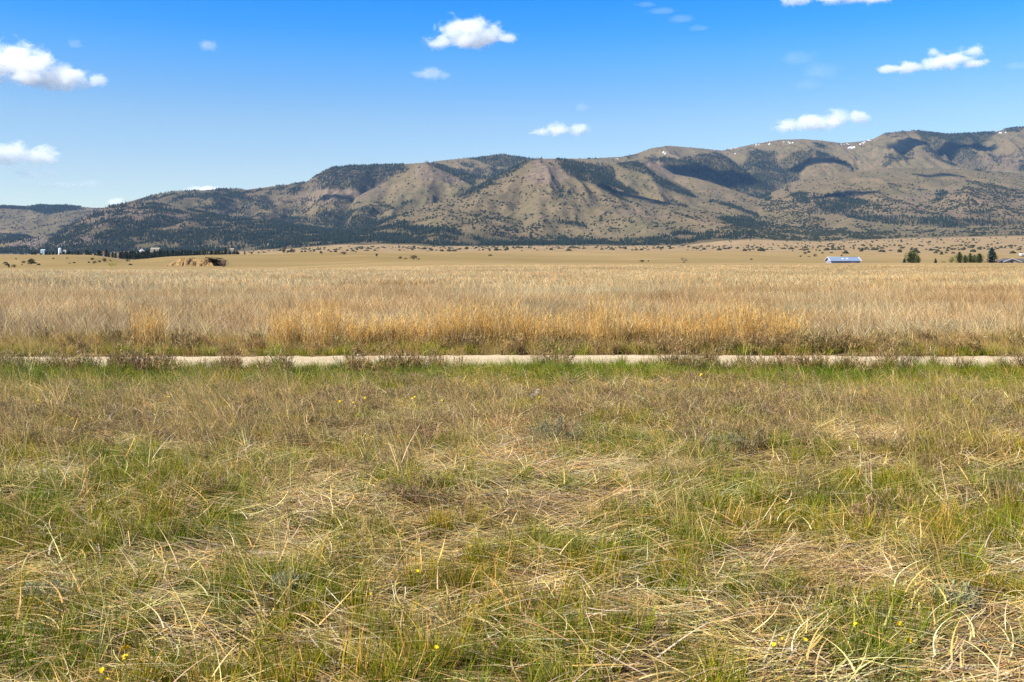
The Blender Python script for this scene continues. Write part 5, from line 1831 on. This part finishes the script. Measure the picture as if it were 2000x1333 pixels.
FL = [blossom_mesh(rc, k, 0.011) for k in (1, 1, 2, 3)] + [blossom_mesh(rc, 7, 0.013)]
ST = [mesh_np('stem', *tubes(np.array([[0, 0, 0.0], [0, 0, 0.02], [0, 0, 0.03]]), np.array([[0.0, 0, 0.10], [0.02, 0.01, 0.06], [-0.02, 0.01, 0.07]]), np.full(3, 0.0014), np.full(3, 0.0010), np.ones((3, 3)), np.ones((3, 3)))[:2], M_STEM)]
FLOWERS = {
    (245, 1268): (4, 'largest yellow wildflower cluster at the lower left'), (247, 1284): (3, 'yellow wildflowers just under the largest cluster at the lower left'),
    (200, 1312): (2, 'yellow wildflower near the bottom edge, left of the largest cluster'), (206, 1326): (1, 'small yellow wildflower on the bottom edge at the lower left'),
    (80, 1181): (2, 'yellow wildflower by the silvery sage at the far lower left'), (161, 1197): (1, 'yellow wildflower right of the one by the lower left sage'),
    (390, 997): (2, 'lone yellow wildflower in the green patch left of the middle'), (451, 1096): (1, 'lone yellow wildflower below the left middle green patch'), (509, 1158): (1, 'lone yellow wildflower beside the low sage, lower left middle'),
    (1672, 1223): (2, 'left one of the two bright yellow wildflowers at the lower right'), (1755, 1221): (2, 'right one of the two bright yellow wildflowers at the lower right'),
    (1777, 1256): (2, 'yellow wildflower below the bright pair at the lower right'), (1518, 1220): (1, 'upper yellow wildflower of the loose group, lower right middle'),
    (1529, 1253): (2, 'middle yellow wildflower of the loose group, lower right middle'), (1511, 1260): (1, 'lowest yellow wildflower of the loose group, lower right middle'), (1572, 1250): (0, 'rightmost yellow wildflower of the loose group, lower right middle'),
    (1369, 733): (3, 'yellow wildflower in the green strip by the road, right of middle'), (1662, 746): (1, 'yellow wildflower in the green strip by the road, toward the right'),
    (1899, 723): (2, 'left yellow wildflower at the road edge on the far right'), (1935, 724): (1, 'right yellow wildflower at the road edge on the far right'), (1866, 806): (1, 'yellow green wildflower stalk below the road at the right'),
    (845, 1272): (0, 'small yellow wildflower near the bottom middle'), (852, 1265): (0, 'tiny yellow wildflower beside another near the bottom middle'), (722, 1161): (0, 'small yellow wildflower in the lower middle grass'),
    (1065, 1275): (1, 'yellow wildflower in the bottom middle, right side'), (815, 1116): (0, 'tiny yellow wildflower in the middle foreground grass'),
}
small = [(705, 770), (712, 779), (663, 786), (690, 787), (720, 773), (805, 779), (810, 776), (863, 783), (902, 780), (954, 795), (1034, 784), (1054, 778), (1049, 788), (1057, 776), (1130, 779), (1138, 779), (1143, 794), (1012, 783), (1110, 795),
         (1940, 848), (1955, 849), (1966, 850), (35, 801), (73, 783), (330, 776), (365, 788), (300, 800), (285, 782), (142, 820), (155, 822), (333, 775)]
for q in small:
    FLOWERS[q] = (int(rc.integers(0, 3)), None)
for j, ((px_, py_), (k, lab)) in enumerate(FLOWERS.items()):
    hgt = 0.16 if py_ > 900 else 0.17
    D = F * (EYE - hgt) / (py_ - YH)
    x = (px_ - 1000) / F * D
    z = gz(x, D)
    grp = None
    if lab is None:
        seg = 'near the left edge' if px_ < 200 else 'left of the tall dry bunches' if px_ < 500 else 'left of the middle' if px_ < 760 else 'just left of the dandelion clocks' if px_ < 1000 else 'beside the dandelion clocks' if px_ < 1070 else 'above the grey green sagebrush' if px_ < 1300 else 'near the right edge'
        lab = 'tiny yellow wildflower in the weedy band before the road, ' + seg
        grp = 'tiny yellow wildflowers ' + seg
    t = empty('yellow_wildflower', (x, D, z), lab, 'flower', grp, float(rc.uniform(0, 6.28)))
    s = 1.0 if py_ > 900 else 1.35
    st = obj('stem', ST[0], t)
    st.scale = (1, 1, (EYE - (py_ - YH) * D / F - z) / 0.10)
    b = obj('blossom', FL[k], t)
    b.location = (0, 0, EYE - (py_ - YH) * D / F - z)
    b.scale = (s, s, s)
    b.rotation_euler = (R(25), 0, float(rc.uniform(0, 6.28)))
for px_, py_, lab in [(1038, 774, 'lowest of the three white dandelion clocks before the road'), (1046, 769, 'middle one of the three white dandelion clocks before the road'), (1050, 764, 'highest of the three white dandelion clocks before the road')]:
    D = F * (EYE - 0.16) / (py_ - YH)
    x = (px_ - 1000) / F * D
    z = gz(x, D)
    t = empty('dandelion_clock', (x, D, z), lab, 'flower', 'white dandelion clocks')
    st = obj('stem', ST[0], t)
    st.scale = (1, 1, 1.5)
    u = rc.normal(0, 1, (90, 3))
    u /= np.linalg.norm(u, axis=1, keepdims=True)
    v, f, c = ribbons(u * 0.006, np.arctan2(u[:, 1], u[:, 0]), np.full(90, 0.017), np.arccos(np.clip(u[:, 2], -1, 1)), np.zeros(90), np.full(90, 0.003), 2, np.ones((90, 3)), np.ones((90, 3)))
    sh = obj('seed_head', mesh_np('seed_head', v, f, M_CLOCK), t)
    sh.location = (0, 0, EYE - (py_ - YH) * D / F - z)
    sh.scale = (1.3, 1.3, 1.3)

# stones
M_STONE = plain_mat('pale_stone', (0.60, 0.52, 0.43), (0.48, 0.40, 0.32), 30, 0.9, 0.1, 0, 0.5)
for px_, py_, w, lab in [(137, 1043, 0.055, 'pale stone lying in the straw at the lower left'), (86, 930, 0.075, 'flat pale stone in the straw at the left edge'), (178, 1040, 0.03, 'small pale stone right of the larger one at the lower left'),
                         (700, 697, 0.035, 'small stone on the far edge of the road, left of middle'), (1068, 690, 0.04, 'small stone on the far edge of the road near the middle'), (1925, 672, 0.06, 'pale stone on the bare ground beyond the road at the right')]:
    D = F * EYE / (py_ - YH)
    x, y, z = at(px_, D)
    v, f, c = lump(rc, 0.8, 9, 5)
    o = obj('stone', mesh_np('stone', v * [w, w * 0.7, w * 0.6], f, M_STONE), None, label=lab, cat='stone')
    o.location = (x, y, z + 0.02)
    o.rotation_euler = (0, 0, float(rc.uniform(0, 6)))
# ------------------------------------------------------------------ clouds
def cloud_mat(c, rad, dens, er, seed):
    """vapour: density falls off from each puff's middle and is eaten away by noise"""
    m = Nodes('cloud_vapour')
    tc = m.n('TexCoord').outputs['Object']
    big = None
    for (cx, cy, cz), (rx, ry, rz) in zip(c, rad):
        mp = m.n('Mapping')
        mp.vector_type = 'POINT'
        mp.inputs['Location'].default_value = (-cx / rx, -cy / ry, -cz / rz)
        mp.inputs['Scale'].default_value = (1 / rx, 1 / ry, 1 / rz)
        m.l(tc, mp.inputs['Vector'])
        ln = m.n('VectorMath', operation='LENGTH')
        m.l(mp.outputs[0], ln.inputs[0])
        v = m.math('SUBTRACT', 1.0, ln.outputs['Value'])
        big = v if big is None else m.math('SMOOTH_MAX', big, v, 0.12)
    off = m.n('VectorMath', operation='ADD')
    m.l(tc, off.inputs[0])
    off.inputs[1].default_value = (seed * 4000.0, seed * 900.0, 0)
    n1 = m.noise(0.0050, 7, 0.66, m.scaled(off.outputs[0], 1, 1, 1.35), 0.35)
    e = m.math('SUBTRACT', big, m.math('MULTIPLY', m.math('SUBTRACT', n1, 0.34), er))
    d = m.math('MULTIPLY', m.maprange(e, 0.0, 0.45), dens)
    v = m.n('VolumePrincipled')
    v.inputs['Color'].default_value = (1, 1, 1, 1)
    v.inputs['Anisotropy'].default_value = 0.0
    m.l(d, v.inputs['Density'])
    m.l(v.outputs[0], m.out.inputs['Volume'])
    m.mat.cycles.volume_step_rate = 0.5
    return m.mat


def cloud(blobs, D, kind, label, seed):
    """blobs: (px, py, half width px, half height px) -> puffs of vapour at distance D inside one closed skin"""
    import bmesh
    r = np.random.default_rng(seed)
    b = np.array(blobs, float)
    cx, cy = b[:, 0].mean(), b[:, 1].mean()
    o0 = np.array([(cx - 1000) / F * D, D, zat(cy, D)])
    c, rad = [], []
    bm = bmesh.new()
    for bx, by, rw, rh in blobs:
        w, h = 1.3 * rw / F * D, 1.35 * rh / F * D
        p = np.array([(bx - 1000) / F * D, D + r.uniform(-0.25, 0.25) * w, zat(by, D)]) - o0
        c.append(p)
        rad.append((w, w * 0.8, h))
        q = bmesh.ops.create_icosphere(bm, subdivisions=2, radius=1.0)
        for v in q['verts']:
            v.co = (v.co.x * w * 1.1 + p[0], v.co.y * w * 0.88 + p[1], v.co.z * h * 1.1 + p[2])
    hull = bmesh.ops.convex_hull(bm, input=bm.verts)
    junk = [g for g in hull['geom_interior'] if isinstance(g, bmesh.types.BMVert)] + [g for g in hull['geom_unused'] if isinstance(g, bmesh.types.BMVert)]
    bmesh.ops.delete(bm, geom=list(set(junk)), context='VERTS')
    keepf = set(g for g in hull['geom'] if isinstance(g, bmesh.types.BMFace) and g.is_valid)
    bmesh.ops.delete(bm, geom=[g for g in bm.faces if g not in keepf], context='FACES')
    bmesh.ops.recalc_face_normals(bm, faces=bm.faces)
    me = bpy.data.meshes.new('cloud')
    bm.to_mesh(me)
    bm.free()
    me.materials.append(cloud_mat(c, rad, *kind, seed))
    ob = bpy.data.objects.new('cloud', me)
    ob.location = o0
    return put(ob, None, label, 'cloud', None)


CL_THICK = (0.0070, 2.0)
CL_THIN = (0.0022, 1.9)
CL_WISP = (0.0010, 2.0)
CD = 13000.0
cloud([(-30, 125, 75, 48), (30, 118, 62, 42), (75, 128, 48, 36), (110, 148, 50, 30), (150, 155, 42, 24), (190, 158, 26, 16), (60, 150, 60, 26)],
      CD, CL_THICK, 'large puffy white cloud at the upper left edge of the sky', 1)
cloud([(-20, 302, 60, 27), (30, 300, 48, 24), (75, 303, 36, 22), (100, 308, 24, 15)], CD, CL_THICK, 'flat bottomed white cloud at the left edge low over the hills', 2)
cloud([(890, 62, 38, 32), (925, 58, 45, 28), (960, 66, 38, 24), (860, 82, 38, 18), (990, 76, 26, 13), (920, 78, 60, 20)],
      CD, CL_THICK, 'white cloud high above the middle of the range', 3)
cloud([(845, 143, 32, 17), (820, 145, 20, 9), (866, 147, 18, 12)], CD, CL_THIN, 'faint small cloud just under the high middle cloud', 4)
cloud([(1060, 258, 26, 10), (1095, 253, 34, 15), (1130, 252, 26, 14)], CD, CL_THICK, 'small white cloud low over the central peak', 5)
cloud([(1137, 210, 18, 12)], CD, CL_WISP, 'tiny faint cloud scrap above the low central cloud', 6)
cloud([(1540, 247, 40, 14), (1590, 240, 45, 17), (1640, 232, 46, 19), (1675, 229, 30, 16)], CD, CL_THICK, 'slanting white cloud hanging over the snowy ridge', 7)
cloud([(1740, 137, 34, 8), (1780, 131, 42, 13), (1830, 124, 46, 17), (1870, 112, 42, 18), (1905, 100, 26, 18), (1822, 104, 18, 11), (1905, 126, 34, 10)],
      CD, CL_THICK, 'long tapering white cloud at the upper right', 8)
cloud([(1560, -6, 45, 14), (1640, -4, 60, 16), (1710, -4, 45, 14)], CD, CL_THICK, 'white cloud cut by the top edge on the right', 9)
cloud([(400, 374, 42, 14), (440, 376, 24, 10), (360, 380, 24, 8)], 15500.0, CL_THICK, 'bright cloud top showing just behind the left ridge', 10)
cloud([(228, 396, 20, 9)], 15500.0, CL_THICK, 'small cloud puff in the notch of the left skyline', 11)
cloud([(412, 91, 24, 13)], CD, CL_THIN, 'small lone cloud scrap high on the left', 12)
cloud([(60, 340, 52, 11), (95, 338, 22, 8)], CD, CL_WISP, 'thin streak of cloud under the flat bottomed cloud', 13)
cloud([(130, 362, 60, 9), (180, 360, 24, 9)], CD, CL_WISP, 'faint pinkish cloud streak low on the left', 14)
cloud([(145, 84, 18, 11)], CD, CL_WISP, 'wisp of vapour right of the large left cloud', 15)

cloud([(1262, 8, 26, 6), (1295, 22, 30, 7), (1330, 40, 32, 8), (1365, 56, 28, 6)], CD, (0.0007, 1.7), 'thin diagonal cirrus streak at the top right of the middle', 16)
cloud([(1560, 110, 50, 16), (1600, 140, 46, 20), (1580, 165, 36, 12)], CD, (0.0003, 1.6), 'barely visible veil of cirrus below the top right cloud', 17)
cloud([(1985, 130, 34, 8)], CD, (0.0005, 1.6), 'faint cloud scrap at the right edge of the sky', 18)

# clouds overhead, above the frame: their shade lies on the slopes
def shade_cloud(px_, D, w, h, lab, seed):
    x = (px_ - 1000) / F * D
    z = float(mountain_z(np.array([x]), np.array([D]))[0])
    p = np.array([x, D, z]) + sun_dir * 1950.0
    q = proj(*p)
    k = F / p[1]
    b = [(q[0] - w * 0.45 * k, q[1] + 6, w * 0.55 * k, h * k), (q[0] + w * 0.1 * k, q[1], w * 0.6 * k, h * 1.2 * k), (q[0] + w * 0.6 * k, q[1] + 4, w * 0.4 * k, h * 0.9 * k)]
    cloud(b, float(p[1]), (0.03, 1.2), lab, seed)


shade_cloud(1300, 4050, 190, 60, 'cloud high overhead shading the right shoulder of the central peak', 31)
shade_cloud(1345, 5750, 420, 110, 'cloud high overhead shading the dark wooded basin', 32)
shade_cloud(1850, 6900, 420, 110, 'cloud high overhead shading the wooded bowl under the snowy ridge', 33)
shade_cloud(1650, 4400, 180, 60, 'cloud high overhead shading the wooded draw below the round hill', 34)
shade_cloud(1835, 4950, 150, 40, 'cloud high overhead shading a spot on the round tan hill', 35)
shade_cloud(690, 4900, 170, 40, 'cloud high overhead shading a spot under the left ridge', 36)
shade_cloud(1590, 6050, 200, 60, 'cloud high overhead shading the bare spur of the high ridge', 37)

# ------------------------------------------------------------------ air
def make_haze():
    m = Nodes('air')
    v = m.n('VolumePrincipled')
    v.inputs['Color'].default_value = (0.30, 0.56, 1.0, 1)
    v.inputs['Density'].default_value = HAZE
    v.inputs['Anisotropy'].default_value = 0.0
    m.l(v.outputs[0], m.out.inputs['Volume'])
    x, y0, y1, z0, z1 = 8200.0, -60.0, 9700.0, -60.0, 1150.0
    vv = [(-x, y0, z0), (x, y0, z0), (x, y1, z0), (-x, y1, z0), (-x, y0, z1), (x, y0, z1), (x, y1, z1), (-x, y1, z1)]
    ff = [[0, 3, 2, 1], [4, 5, 6, 7], [0, 1, 5, 4], [1, 2, 6, 5], [2, 3, 7, 6], [3, 0, 4, 7]]
    obj('haze', mesh_np('haze', vv, ff, m.mat), kind='stuff')


HAZE = 2.0e-5
make_haze()
